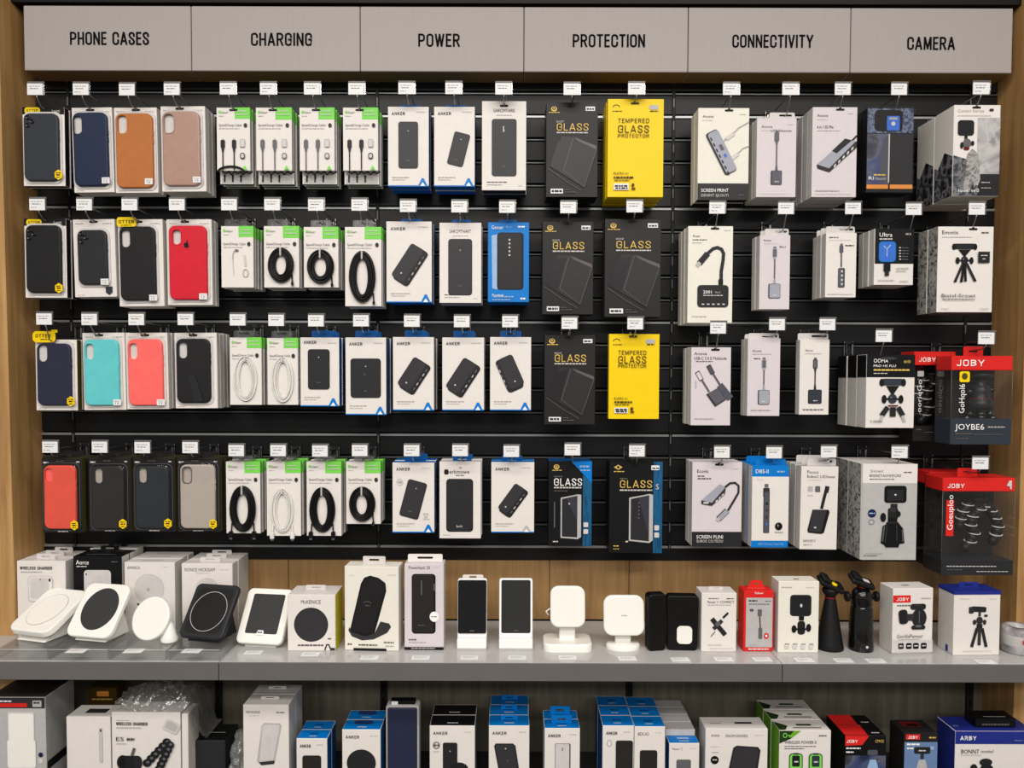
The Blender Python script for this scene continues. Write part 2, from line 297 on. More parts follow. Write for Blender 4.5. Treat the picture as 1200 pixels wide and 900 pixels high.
class Art(MB):
    """draws in the photograph's pixel coordinates on the rectangle (x0,y0,x1,y1) that stands for a face W wide and H high (local x centred, z from 0)"""
    def __init__(s, rect, W, H, y=-0.0004):
        super().__init__(); s.r = rect; s.W = W; s.H = H; s.y = y; s.k = W / (rect[2] - rect[0]); s.kz = H / (rect[3] - rect[1])
    def p(s, x, y): return ((x - s.r[0]) * s.k - s.W / 2, (s.r[3] - y) * s.kz)
    def face(s, pts, m):
        s.y -= 0.00012; q = [s.p(x, y) for x, y in pts]
        ar = sum(q[i - 1][0] * q[i][1] - q[i][0] * q[i - 1][1] for i in range(len(q)))
        if ar < 0: q = q[::-1]
        s.add([(x, s.y, z) for x, z in q], [tuple(range(len(q)))], m); return s
    def rect(s, x0, y0, x1, y1, m): return s.face([(x0, y0), (x1, y0), (x1, y1), (x0, y1)], m)
    def rr(s, cx, cy, w, h, r, m, rot=0): return s.face([(x, y) for x, y in rr(w, h, r, 4, cx, cy, rot)], m)
    def ell(s, cx, cy, rx, ry, m, n=24): return s.face(ellp(rx, ry, n, cx, cy), m)
    def ring(s, cx, cy, rx, ry, wd, m, n=28, a0=0, a1=360):
        s.y -= 0.00012; v = []; f = []
        for i in range(n + 1):
            a = math.radians(a0 + (a1 - a0) * i / n)
            for q in (0, wd):
                x, z = s.p(cx + (rx - q) * math.cos(a), cy + (ry - q) * math.sin(a)); v.append((x, s.y, z))
        for i in range(n): f.append((2 * i, 2 * i + 1, 2 * i + 3, 2 * i + 2))
        s.add(v, f, m); return s
    def line(s, pts, wd, m):
        s.y -= 0.00012; n = len(pts); v = []
        for i, (x, y) in enumerate(pts):
            a = pts[max(i - 1, 0)]; b = pts[min(i + 1, n - 1)]; dx, dy = b[0] - a[0], b[1] - a[1]; L = math.hypot(dx, dy) or 1
            nx, ny = -dy / L * wd / 2, dx / L * wd / 2
            for sg in (1, -1):
                X, Z = s.p(x + nx * sg, y + ny * sg); v.append((X, s.y, Z))
        s.add(v, [(2 * i, 2 * i + 1, 2 * i + 3, 2 * i + 2) for i in range(n - 1)], m); return s
    def txt(s, t, x, y, h, m, w=None, al='l', vert=False, sh=0, bold=0.0):
        th = {'ANKER': 0.17, 'GLASS': 0.115, 'JOBY': 0.15, 'TEMPERED': 0.13, 'PROTECTOR': 0.14, 'ARBY': 0.17, 'WIRELESS CHARGER': 0.17, 'OTTER': 0.2}.get(t)
        if th and w and not vert: return s.caps(t, x, y, h, m, w, th)
        """baseline at y px, cap height h px, optional total width w px; vert runs upwards"""
        vs, fs, a, b, c, d = glyphs(t, bold); s.y -= 0.00012
        cap = glyphs('H'); kz = h / (cap[5] - cap[4]); kx = (w / (b - a)) if w else kz * 0.9
        tw = (b - a) * kx; off = {'l': 0, 'c': -tw / 2, 'r': -tw}[al]; out = []
        for X, Z in vs:
            u = (X - a) * kx + off; v_ = Z * kz
            px, py = (x - v_, y - u) if vert else (x + u + v_ * sh, y - v_)
            q = s.p(px, py); out.append((q[0], s.y, q[1]))
        s.add(out, fs, m); return s
    def caps(s, t, x, y, h, m, w, th=0.14):
        """heavy condensed capitals from centre-line strokes, baseline y, cap height h, total width w"""
        gap = 0.135 + th * 0.75; L = sum(STROKES[c][0] for c in t) + gap * (len(t) - 1) + th; k = w / L; ins = th / 2; u = ins; s.y -= 0.00012
        for c in t:
            for st_ in STROKES[c][1]:
                P = [(x + (u + a) * k, y - (ins + b * (1 - th)) * h) for a, b in st_]; hw = th * h / 2 * min(1.0, 0.5 + 0.5 * k / h)
                P = [q for i, q in enumerate(P) if i == 0 or math.hypot(q[0] - P[i - 1][0], q[1] - P[i - 1][1]) > 1e-4]
                closed = len(P) > 3 and math.hypot(P[0][0] - P[-1][0], P[0][1] - P[-1][1]) < 1e-4; n = len(P); V = []; s.y -= 0.00004
                for i in range(n):
                    A_ = P[i - 1] if i > 0 else (P[-2] if closed else None); B_ = P[i + 1] if i < n - 1 else (P[1] if closed else None); x_, y_ = P[i]; ds = []
                    if A_: l = math.hypot(x_ - A_[0], y_ - A_[1]); ds.append(((x_ - A_[0]) / l, (y_ - A_[1]) / l))
                    if B_: l = math.hypot(B_[0] - x_, B_[1] - y_); ds.append(((B_[0] - x_) / l, (B_[1] - y_) / l))
                    if len(ds) == 1: nx, ny = -ds[0][1] * hw, ds[0][0] * hw; e = hw * 0.9 * (1 if A_ else -1); x_ += ds[0][0] * e; y_ += ds[0][1] * e
                    else:
                        mx, my = -(ds[0][1] + ds[1][1]), ds[0][0] + ds[1][0]; l = math.hypot(mx, my) or 1; mx /= l; my /= l; cs = max(0.62, mx * -ds[0][1] + my * ds[0][0]); nx, ny = mx * hw / cs, my * hw / cs
                    for sg in (1, -1): X, Z = s.p(x_ + nx * sg, y_ + ny * sg); V.append((X, s.y, Z))
                s.add(V, [(2 * i, 2 * i + 1, 2 * i + 3, 2 * i + 2) for i in range(n - 1)], m)
            u += STROKES[c][0] + gap
        return s
    def gk(s, x0, x1, y, m='inklight', h=1.1):
        """a line of print too small to read"""
        x = x0
        s.y -= 0.00012
        while x < x1 - 0.5:
            e = min(x1, x + random.uniform(2.0, 5.0)); q = [s.p(x, y), s.p(e, y), s.p(e, y - h), s.p(x, y - h)]
            s.add([(a, s.y, b) for a, b in q], [(0, 1, 2, 3)], m); x = e + 0.7
        return s

# ------------------------------------------------------------------ structure
def mk_wood(name, c0, c1, rough=0.45, sc=(14, 14, 0.9), groove=0.0):
    m = bpy.data.materials.new(name); m.use_nodes = True; nt = m.node_tree; b = nt.nodes['Principled BSDF']
    tc = nt.nodes.new('ShaderNodeTexCoord'); mp = nt.nodes.new('ShaderNodeMapping'); nz = nt.nodes.new('ShaderNodeTexNoise'); n2 = nt.nodes.new('ShaderNodeTexNoise')
    nt.links.new(tc.outputs['Object'], mp.inputs[0]); mp.inputs['Scale'].default_value = sc
    nt.links.new(mp.outputs[0], nz.inputs['Vector']); nz.inputs['Scale'].default_value = 4; nz.inputs['Detail'].default_value = 8; nz.inputs['Roughness'].default_value = 0.65
    nt.links.new(tc.outputs['Object'], n2.inputs['Vector']); n2.inputs['Scale'].default_value = 2.2
    ad = nt.nodes.new('ShaderNodeMath'); ad.operation = 'MULTIPLY_ADD'; ad.inputs[1].default_value = 0.35
    nt.links.new(n2.outputs['Fac'], ad.inputs[0]); nt.links.new(nz.outputs['Fac'], ad.inputs[2])
    rp = nt.nodes.new('ShaderNodeValToRGB'); nt.links.new(ad.outputs[0], rp.inputs[0])
    rp.color_ramp.elements[0].position = 0.45; rp.color_ramp.elements[1].position = 0.9
    rp.color_ramp.elements[0].color = tuple(lin(c) for c in c0) + (1,); rp.color_ramp.elements[1].color = tuple(lin(c) for c in c1) + (1,)
    nt.links.new(rp.outputs[0], b.inputs['Base Color']); b.inputs['Roughness'].default_value = rough
    bp = nt.nodes.new('ShaderNodeBump'); bp.inputs['Strength'].default_value = 0.15; bp.inputs['Distance'].default_value = 0.001
    nt.links.new(nz.outputs['Fac'], bp.inputs['Height']); nt.links.new(bp.outputs[0], b.inputs['Normal'])
    MATS[name] = m; return m
mk_wood('wood', (152, 112, 64), (198, 156, 100)); mk_wood('woodback', (122, 92, 54), (164, 128, 82))
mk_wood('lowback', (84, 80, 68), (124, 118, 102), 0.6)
mk('slatface', (17, 17, 18), 0.40, var=0.25, scale=30, stretch=(1, 1, 12)); mk('groove', (6, 6, 6), 0.6); mk('lip', (92, 94, 94), 0.38, metal=0.6, var=0.3, scale=8); mk('liplight', (150, 152, 152), 0.35, metal=0.5, var=0.2, scale=8)
mk('header', (166, 159, 155), 0.5, var=0.02, scale=200, bump=0.05, stretch=(1, 1, 0.05)); mk('headerside', (140, 112, 74), 0.5)
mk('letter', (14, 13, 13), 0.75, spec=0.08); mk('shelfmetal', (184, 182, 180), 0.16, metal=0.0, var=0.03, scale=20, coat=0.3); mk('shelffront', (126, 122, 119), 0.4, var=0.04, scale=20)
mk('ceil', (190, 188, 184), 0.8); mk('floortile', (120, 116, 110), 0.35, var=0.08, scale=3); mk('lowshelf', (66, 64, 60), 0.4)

XL, XR = at(46, 370, 0).x, at(1163, 370, 0).x
ZS = 1.1435; PZ = 0.05276; ZTOP = 2.52
st = lambda o: tag(o, kind='structure')
st(MB().box(-3.5, 3.5, -6, 0.4, -0.05, 0.0, 'floortile').build('floor'))
st(MB().box(-3.5, 3.5, -6, 0.4, 3.2, 3.25, 'ceil').build('ceiling'))
wall = st(MB().box(-3.5, 3.5, 0.012, 0.05, 0.0, 3.2, 'groove', bev=0).build('wall_back'))
seams = [XL] + [at(x, 370, 0).x for x in (84, 443, 787, 1131)] + [XR]
for i in range(5):
    a, b = seams[i], seams[i + 1]; wdt = b - a
    sl = MB().box(-wdt / 2 + 0.0008, wdt / 2 - 0.0008, 0, 0.012, 0.0075, PZ - 0.0015, 'slatface', bev=0.0012).mesh('slat')
    lp = MB().box(-wdt / 2 + 0.0008, wdt / 2 - 0.0008, -0.0012, 0.010, 0.0, 0.0035, 'lip', bev=0.0006).mesh('groove_lip')
    lw_ = MB().box(-wdt / 2 + 0.0008, wdt / 2 - 0.0008, -0.0018, 0.010, -0.0012, 0.0046, 'liplight', bev=0.0008).mesh('groove_lip')
    for k in range(23):
        z = ZS + k * PZ; obj('slat', sl, wall, ((a + b) / 2, 0, z)); obj('groove_lip', lw_ if k in (0, 5, 10, 15, 19) else lp, wall, ((a + b) / 2, 0, z))
# dark base rail under the slats, slotted uprights at the seams
MB().box(XL, XR, -0.004, 0.012, 1.1145, ZS - 0.001, 'slatface').build('base_rail', wall)
for x in seams[1:5]:
    u = MB().box(-0.004, 0.004, -0.0022, 0.006, 1.12, 2.36, 'deepblack', bev=0.0005)
    for k in range(24): u.box(-0.0012, 0.0012, -0.0030, -0.002, 1.13 + k * 0.052, 1.15 + k * 0.052, 'tagbar', bev=0)
    u.build('slotted_upright', wall, (x, 0, 0))
# side panels (front edges stand 0.115 m ahead of the slats), leaning a touch as photographed
def side_panel(nm, x, sgn):
    return st(MB().box(x if sgn > 0 else x - 0.32, x + 0.32 if sgn > 0 else x, -0.115, 0.012, 0.0, 3.2, 'wood', bev=0.001).build(nm))
side_panel('wall_left', XL, -1).rotation_euler = (0, math.radians(-0.45), 0); side_panel('wall_right', XR, 1).rotation_euler = (0, math.radians(0.2), 0)
for nm, dx in (('wall_left', 0.02), ('wall_right', -0.008)):
    o = bpy.data.objects[nm]; o.location.x = -math.tan(o.rotation_euler.y) * 1.6
# wood back between rail and shelf: boards
xs = [XL, at(338, 690, 0).x, at(644, 690, 0).x, at(737, 690, 0).x, at(1153, 690, 0).x, XR]
bw = st(MB().box(XL, XR, 0.006, 0.012, 0.96, 1.113, 'deepblack', bev=0).build('wall_panelling'))
for a, b in zip(xs, xs[1:]): MB().box(a + 0.0006, b - 0.0006, 0.0, 0.0058, 0.972, 1.1135, 'woodback', bev=0.0006).build('board', bw)
# lower back wall panel, uprights
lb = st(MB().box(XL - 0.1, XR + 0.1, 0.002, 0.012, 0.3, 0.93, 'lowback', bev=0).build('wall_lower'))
for x in (257, 450, 737, 1135):
    X = at(x, 830, 0).x; u = MB().box(-0.008, 0.008, -0.006, 0.001, 0.3, 0.93, 'bracket')
    for k in range(10): u.box(-0.002, 0.002, -0.0068, -0.0055, 0.62 + k * 0.03, 0.635 + k * 0.03, 'deepblack', bev=0)
    u.build('slotted_upright', lb, (X, 0, 0))
# top dark soffit above the header
st(MB().box(XL - 0.02, XR + 0.02, -0.072, 0.01, at(600, 4, -0.072).z, at(600, 4, -0.072).z + 0.4, 'deepblack').build('trim_top'))

# header sign: six panels, letters on each
HY = -0.068
hd = thing('header_sign', 'long pale grey header sign with black department lettering above the pegs', 'sign', (0, HY, at(600, 84, HY).z))
hz = hd.location.z; hx = [at(x, 45, HY).x for x in (27.5, 224, 422, 614, 806.5, 997, 1187)]; htop = at(600, 8, HY).z
WORDS = [('PHONE CASES', 82, 175, 54), ('CHARGING', 294, 366, 54.5), ('POWER', 490, 539, 55), ('PROTECTION', 671, 756, 55), ('CONNECTIVITY', 858, 953, 55), ('CAMERA', 1063, 1119, 57)]
pxs = [27.5, 224, 422, 614, 806.5, 997, 1187]
for i in range(6):
    a, b = hx[i] + 0.0007, hx[i + 1] - 0.0007
    p = MB().box(-(b - a) / 2, (b - a) / 2, 0, 0.066, 0, htop - hz, 'header', side='headerside', bottom='headerside', bev=0.0015).build('sign_panel', hd, ((a + b) / 2, 0, 0))
    A = Art((pxs[i], 7.5, pxs[i + 1], 84), b - a, htop - hz, -0.0006)
    t, x0, x1, yb = WORDS[i]; A.caps(t, x0, yb, 15.5, 'letter', x1 - x0); A.build('lettering', p)

# shelves
SHZ = 0.969; SHY = -0.27
def shelf(nm, label, x0, x1, z, y, th, mats):
    s = thing(nm, label, 'shelf', ((x0 + x1) / 2, 0, z)); h = (x1 - x0) / 2
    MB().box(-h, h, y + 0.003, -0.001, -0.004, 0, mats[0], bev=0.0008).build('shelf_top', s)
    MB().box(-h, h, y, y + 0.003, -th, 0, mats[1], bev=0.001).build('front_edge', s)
    MB().box(-h + 0.02, -h + 0.035, y + 0.02, -0.003, -th, -0.0045, 'bracket').build('support_bracket', s)
    MB().box(h - 0.035, h - 0.02, y + 0.02, -0.003, -th, -0.0045, 'bracket').build('support_bracket', s)
    return s
sx = [-1.16, at(256, 780, SHY).x, at(917, 780, SHY).x, 1.16]
for i, l in enumerate(('left end section of the grey display shelf, under the charging pads', 'long middle section of the grey display shelf under chargers and stands', 'right end section of the grey display shelf under tripods')):
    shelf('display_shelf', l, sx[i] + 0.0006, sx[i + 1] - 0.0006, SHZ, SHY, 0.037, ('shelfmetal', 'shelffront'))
# shelf sections stop short of the side panels: notch strips hide nothing, panels stand behind their ends
LZ = 0.655
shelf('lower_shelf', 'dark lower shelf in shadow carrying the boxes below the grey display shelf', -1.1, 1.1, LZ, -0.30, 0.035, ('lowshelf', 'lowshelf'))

# ------------------------------------------------------------------ hooks
HOOKS = {}
def hook(tx, ty, L, short, ztop=None):
    T = at(tx, ty, -L); zw = T.z - 0.025
    if ztop is not None: zw = min(zw, ztop)
    dw = round(zw - T.z, 4); key = (round(L, 3), dw)
    root = thing('display_hook', 'wire hook with price tag for ' + short, 'hook', (T.x, 0, T.z), group='wire display hooks on the slatwall')
    if key not in HOOKS:
        b = MB().box(-0.010, 0.010, -0.004, -0.0004, min(-0.040, dw - 0.012), -0.004, 'bracket').box(-0.0108, -0.0094, -0.0052, -0.004, -0.038, -0.005, 'wire', bev=0).box(0.0094, 0.0108, -0.0052, -0.004, -0.038, -0.005, 'wire', bev=0).box(-0.010, 0.010, -0.012, -0.004, -0.012, -0.008, 'bracket').box(-0.008, -0.005, -0.010, -0.004, -0.036, -0.012, 'clearedge').box(0.005, 0.008, -0.010, -0.004, -0.036, -0.012, 'wire')  # silver edge strips imitate glints on the dark bracket
        lw = MB().tube([(0, -0.003, dw), (0, -L + 0.026, dw), (0, -L + 0.014, dw * 0.86 - 0.002), (0, -L + 0.003, -0.019), (0, -L, -0.0135)], 0.0014, 'wire')
        uw = MB().tube([(0.005, -0.003, -0.009), (0.005, -L + 0.02, -0.006), (0.005, -L + 0.002, 0.008)], 0.0012, 'wire')
        ho = MB().box(-0.0185, 0.0185, -0.0012, 0.0012, 0.0105, 0.0145, 'tagbar').box(0.0155, 0.0185, -0.001, 0.001, -0.014, 0.0105, 'clearedge').box(-0.0185, 0.0155, -0.0004, 0.001, -0.014, 0.0105, 'lightgrey', bev=0)
        HOOKS[key] = [x.mesh(n) for x, n in ((b, 'wall_bracket'), (lw, 'hook_wire'), (uw, 'tag_wire'), (ho, 'tag_holder'))]
    hm = HOOKS[key]
    obj('wall_bracket', hm[0], root); obj('hook_wire', hm[1], root); obj('tag_wire', hm[2], root)
    h = obj('tag_holder', hm[3], root, (0, -L - 0.0016, 0))
    A = Art((0, 0, 18, 14), 0.033, 0.024, -0.0006); A.rect(0, 0, 18, 14, 'label')
    A.gk(2, 15, 4, 'inklight', 1.2); A.gk(3, 13, 6.8, 'inkmid', 0.9)
    if random.random() < 0.5: A.gk(2, 9, 11, 'inklight', 1)
    A.build('price_label', h, (-0.0015, 0, -0.0137))
    T = T.copy(); T.z = zw; return T

# ------------------------------------------------------------------ hanging packages
ORD = ['', 'first', 'second', 'third', 'fourth', 'fifth']
def hang(rect, short, desc, tagp, yF=-0.10, t=0.02, n=2, gap=0.004, L=0.135, m='white', side=None, bottom=None, top=None, left=None, art=None, tab=None, rot=0.0,
         extra=None, backrect=None, cat='package', slot='deepblack', name='hanging_package', green=False, noslot=False, shift=0.0):
    side = side or 'paperside'
    x0, y0, x1, y1 = rect; xm, ym = (x0 + x1) / 2, (y0 + y1) / 2
    W = at(x1, ym, yF).x - at(x0, ym, yF).x; zb = at(xm, y1, yF).z; H = at(xm, y0, yF).z - zb; Xc = at(xm, ym, yF).x
    T = hook(tagp[0], tagp[1], L, short, zb + H + (0.0095 if tab else -0.0055)); zw = T.z
    grp = 'packages on the hook of ' + short
    r = thing(name, desc, cat, (Xc, yF, zb), (0, math.radians(-rot), 0), grp)
    if rot:  # turn about the top edge's middle, as it hangs
        a = math.radians(-rot); r.location.x = Xc - math.sin(a) * H * 0.5; 
    B = MB().box(-W / 2, W / 2, 0, t, 0, H, m, side=side, bottom=bottom, top=top, left=left)
    if green:
        gx = W * 0.04; B.box(gx, W / 2 + 0.0004, -0.0004, t + 0.0004, H - W * 0.34, H + 0.0005, 'green')
    cart = B.build('carton', r)
    hx, hz_ = T.x - r.location.x, zw - zb
    if tab:
        tw, tm = tab or (26, m); k = W / (x1 - x0); tw *= k; top_z = hz_ + 0.0065
        cxt = max(-(W / 2 - tw / 2), min(W / 2 - tw / 2, hx)) if tw < W else 0.0; hx_h = max(cxt - tw * 0.2, min(cxt + tw * 0.2, hx))
        out = rr(tw, top_z - H + 0.003, 0.004, 3, cxt, H + (top_z - H) / 2 - 0.0015); hc = hz_
        hol = rr(tw * 0.5, 0.0045, 0.002, 3, hx_h, hc)
        MB().slab(out, 0, 0.0012, tm, hole=hol, smooth=False).build('hang_tab', r, (0, min(t * 0.45, 0.02), 0))
    A = Art(rect, W, H)
    if not tab and hz_ <= H + 0.002 and not noslot:
        cx = x0 + (hx + W / 2) / W * (x1 - x0); cy = y1 - hz_ / H * (y1 - y0)
        cy = max(cy, y0 + 2.5); A.rr(cx, cy, 10, 2.4, 1.1, slot); A.ell(cx, cy - 0.8, 1.8, 1.8, slot, 10)
    if art: art(A)
    if A.f: A.build('printed_front', r)
    if extra: extra(r, A)
    for i in range(n - 1):
        c = clone(r, deep=False); yy = (t + gap) * (i + 1) + shift; c.location = (r.location.x + random.uniform(-0.0012, 0.0012), yF + yy, r.location.z + random.uniform(-0.001, 0.001))
        if backrect:
            f = (H * (backrect - y0) / (y1 - y0)); BB = MB().box(-W / 2, W / 2, 0, t, H - f, H, m, side=side, bottom='greendark')
            if green: BB.box(W * 0.04, W / 2 + 0.0004, -0.0004, t + 0.0004, H - W * 0.34, H + 0.0005, 'green')
            BB.box(-W / 2 + 0.003, W / 2 - 0.003, -0.001, 0.0, H - f + 0.002, H - f + 0.012, 'greendark' if i % 2 else 'lightgrey', bev=0)
            for q in range(3): BB.box(-W / 2 + 0.008 + q * 0.018, -W / 2 + 0.012 + q * 0.018, -0.0014, -0.0008, H - f + 0.004, H - f + 0.020, 'black', bev=0)
            BB.build('carton', c)
        else: clone(cart, c, deep=False)
        for ch in r.children:
            if ch.name.startswith('hang_tab'): clone(ch, c, deep=False)
        tag(c, ('package hanging %s behind ' % ('directly' if i == 0 else ORD[i + 1] + ' in line')) + short, cat)
    return r, A

# sub-builders -------------------------------------------------------
def loc2(A, x, y): return A.p(x, y)
def case(r, A, box, mat, hole=None, lens=None, rim=None, thick=0.009, lab=None, name='phone_case', hm=None, rad=7.5):
    x0, y0, x1, y1 = box; k = A.k; cx, cz = A.p((x0 + x1) / 2, (y0 + y1) / 2); w, h = (x1 - x0) * k, (y1 - y0) * A.kz; rd = rad * k
    b = 0.0028; B = MB(); hp = None
    if hole: hx, hz = A.p(hole[0], hole[1]); hp = rr(hole[2] * k, hole[3] * k, hole[2] * k * 0.42, 4, hx, hz)
    B.slab(rr(w, h, rd, 6, cx, cz), -thick, -0.0006, mat, bev=b, side=rim, inset=rr(w - 2 * b, h - 2 * b, rd - b, 6, cx, cz), hole=hp)
    for z0 in (0.70, 0.60): B.box(cx + w / 2 - 0.0005, cx + w / 2 + 0.0010, -thick * 0.75, -thick * 0.35, cz - h / 2 + h * z0, cz - h / 2 + h * (z0 + 0.07), rim or mat, bev=0.0003)
    if hole and hm:
        B2 = rr(hole[2] * k + 0.003, hole[3] * k + 0.003, hole[2] * k * 0.42, 4, hx, hz); B.slab(B2, -thick - 0.0010, -thick + 0.001, hm, hole=hp)
    c = B.build(name, r)
    for (lx, ly, lr) in (lens or []):
        X, Z = A.p(lx, ly); MB().lathe([(lr * k, 0), (lr * k, -0.0022), (lr * k * 0.7, -0.0026), (lr * k * 0.6, -0.0016), (0.0003, -0.0015)][::-1], 'shiny', 12, (X, -thick, Z), 'y').build('camera_lens', c)
    return c
def sticker(r, A, cx, cy, kind='price', y=-0.0100):
    S = Art(A.r, A.W, A.H, y)
    if kind == 'hex':
        S.face([(cx + 5.3 * math.cos(math.radians(a)) * (1 if a % 180 == 90 else 0.95), cy + 6 * math.sin(math.radians(a))) for a in range(30, 390, 60)], 'yellow')
        S.gk(cx - 3, cx + 3, cy - 1.5, 'brown', 1.2); S.gk(cx - 2.5, cx + 3, cy + 1, 'brown', 1.6); S.gk(cx - 2, cx + 2, cy + 3.4, 'brown', 1)
        nm = 'yellow_badge'
    else:
        S.rect(cx - 4.6, cy - 3.6, cx + 4.6, cy + 3.4, 'label'); S.txt('15', cx - 2, cy + 2.2, 2.6, 'inkmid', w=4); S.gk(cx - 3.4, cx + 3, cy - 1.2, 'inklight', 0.8); nm = 'price_sticker'
    S.build(nm, r)
def oval(r, A, x0, y0, x1, y1, y=-0.0012, word='OTTER'):
    S = Art(A.r, A.W, A.H, y); S.rr((x0 + x1) / 2, (y0 + y1) / 2, x1 - x0, y1 - y0, 3, 'yellow')
    S.txt(word, x0 + 2, y1 - (y1 - y0) * 0.32, (y1 - y0) * 0.38, 'brown', w=x1 - x0 - 4); S.gk(x0 + 5, x1 - 5, y1 - 1.2, 'brown', 0.8); S.build('yellow_logo_tag', r)
def coil(r, A, cx, cy, rx, ry, mat, band=8, strands=10, ends='b', y=-0.004):
    B = MB(); k = A.k
    for i in range(strands):
        f = (i % 5) / 4.0 * (band - 1) if strands > 4 else i / max(1, strands - 1) * band; dy = (i // 5) * 0.0024; X, Z = A.p(cx + random.uniform(-.4, .4), cy + random.uniform(-.5, .5))
        ph = random.uniform(0, 6.28); a_, b_ = (rx - f - 1) * k, (ry - f - 1) * A.kz
        B.tube([(X + a_ * math.cos(t), y - dy + 0.0006 * math.sin(3 * t + ph), Z + b_ * math.sin(t)) for t in [2 * math.pi * q / 32 for q in range(32)]], 0.0020 if mat == 'cableblack' else 0.0014, mat, 6, True)
    c = B.build('cable_coil', r)
    X, Z = A.p(cx, cy - ry + band / 2 + 1)
    MB().box(X - 0.0018, X + 0.0018, y - 0.0075, y + 0.002, Z - band * k * 0.62, Z + band * k * 0.62, 'lightgrey' if mat == 'cableblack' else 'palegrey').build('cable_tie', c)
    if ends:
        for sgn in ((-1, 1) if ends == 'bb' else (1,)):
            X, Z = A.p(cx + sgn * rx * 0.82, cy + ry * 0.92)
            P = MB().tube([(X, y, Z + 0.016), (X + sgn * 0.001, y - 0.001, Z), (X + sgn * 0.0015, y - 0.002, Z - 0.004)], 0.0016, mat, 6)
            q = (1.0 if ends == 'bb' else 0.55); P.box(X - 0.0045 * q + sgn * 0.0015, X + 0.0045 * q + sgn * 0.0015, y - 0.006, y + 0.001, Z - 0.016 * q, Z - 0.002, mat, bev=0.0012)
            P.box(X - 0.003 * q + sgn * 0.0015, X + 0.003 * q + sgn * 0.0015, y - 0.0045, y - 0.0005, Z - 0.020 * q, Z - 0.0155 * q, 'steel', bev=0.0004)
            P.build('cable_plug', c)
def pb(A, cx, cy, w, h, rot=0, c='pbgrey', e='pbdark', r=None, glow=True):
    r = r or w * 0.13; A.rr(cx, cy, w, h, r, e, rot); A.rr(cx - 0.4, cy - 0.3, w - 1.6, h - 1.6, r, c, rot)
    if glow:
        a = math.radians(rot); A.ell(cx + 0.30 * h * math.sin(a), cy - 0.30 * h * math.cos(a), 0.7, 0.7, 'inkpale', 8); A.gk(cx - 0.32 * h * math.sin(a) - 2, cx - 0.32 * h * math.sin(a) + 2, cy + 0.34 * h * math.cos(a), 'midgrey', 0.9)
def pbiso(A, cx, cy, w, h, rot, sd=5.0, sg=1):
    a = math.radians(rot); ux, uy = math.cos(a), math.sin(a)
    A.rr(cx + sd * 0.5 * sg * ux + 1, cy + sd * 0.5 * uy * sg + 1.5, w, h, w * 0.2, 'black', rot)
    A.rr(cx + sd * 0.35 * sg * ux, cy + sd * 0.35 * uy * sg + 1, w, h, w * 0.2, 'pbdark', rot)
    A.rr(cx - sd * 0.3 * sg, cy - 1, w - 2, h - 2, w * 0.18, 'pbgrey', rot)
    for i in range(5):
        u = (-0.32 + 0.16 * i) * h; px, py = cx + sg * (w * 0.5 + sd * 0.18) * ux - u * math.sin(a), cy + sg * (w * 0.5 + sd * 0.18) * uy + u * math.cos(a); A.rr(px, py, 1.3, 3.6, 0.5, 'lightgrey' if i % 2 else 'midgrey', rot)
    A.ell(cx - 0.28 * h * math.sin(-a) * -1 - sd * 0.3 * sg, cy + 0.28 * h * math.cos(a), 1, 1, 'inkpale', 8)
def logoA(A, x0, y0, x1, y1, blue='blue'):
    m = (x0 + x1) / 2; A.face([(x0, y1), (m - 1.2, y0), (m + 1.2, y0), (x1, y1)], blue); A.face([(m - 3, y1), (m, y0 + (y1 - y0) * 0.52), (m + 3, y1)], 'purewhite')
def anker(A, word='ANKER', tri=True, low=True, wy=None, blue='blue'):
    x0, y0, x1, y1 = A.r; w = x1 - x0; wy = wy or y0 + 10
    A.txt(word, x0 + w * 0.09, wy, 3.6, 'ink', w=w * 0.33); A.gk(x0 + w * 0.70, x1 - w * 0.08, y0 + 6.8, 'inkpale', 0.9)
    A.gk(x0 + w * 0.1, x0 + w * 0.52, y1 - 10, 'inklight', 1); A.gk(x0 + w * 0.1, x0 + w * 0.42, y1 - 7.5, 'inkpale', 0.9)
    A.rect(x0, y1 - 1.2, x1, y1, blue)
    if tri: logoA(A, x1 - 12.5, y1 - 9.5, x1 - 1.5, y1 - 0.6, blue)

# ================================================================== TOP ROW
def boxed_case(rect, cb, mat, tagp, short, desc, rot=0, n=2, m='white', hole=None, lens=None, st_=None, side=None, extra=None, head=None, yF=-0.098, t=0.017, **k):
    def art(A):
        x0, y0, x1, y1 = rect
        if not head: A.gk(x0 + 3, x0 + 13, y0 + 5.5, 'inklight', 1.2); A.gk(x1 - 14, x1 - 3, y0 + 5.5, 'inklight', 1)
        else: head(A)
        A.gk(x0 + 3, x0 + 12, y1 - 2, 'inkpale', 0.9)
    def ex(r, A):
        tr = MB().slab(rr((cb[2] - cb[0] + 5) * A.k, (cb[3] - cb[1] + 5) * A.kz, 8 * A.k, 6, *A.p((cb[0] + cb[2]) / 2, (cb[1] + cb[3]) / 2)), -0.0022, -0.0005, 'palegrey'); tr.build('inner_tray', r)
        case(r, A, cb, mat, hole, lens, **k)
        for s in (st_ or []): sticker(r, A, *s)
        if extra: extra(r, A)
    return hang(rect, short, desc, tagp, yF=yF, t=t, n=n, m=m, side=side, art=art, extra=ex, rot=rot, name='phone_case_package')
def head_black(x0, y0, x1, y1, w=None):
    def f(A):
        A.rect(x0, y0, x1, y1, 'black'); A.txt(w or 'Leetti', x1 - 14, y0 + 6, 3, 'inkpale', w=9)
    return f
LN = lambda x, y: [(x, y - 4.5, 2.7), (x, y + 4.5, 2.7), (x + 5.2, y, 2.7)]
mk('case_slate', (62, 66, 74), 0.42); mk('case_navy', (40, 52, 84), 0.4); mk('case_tan', (178, 108, 56), 0.45); mk('case_rose', (170, 136, 122), 0.25, coat=0.3)
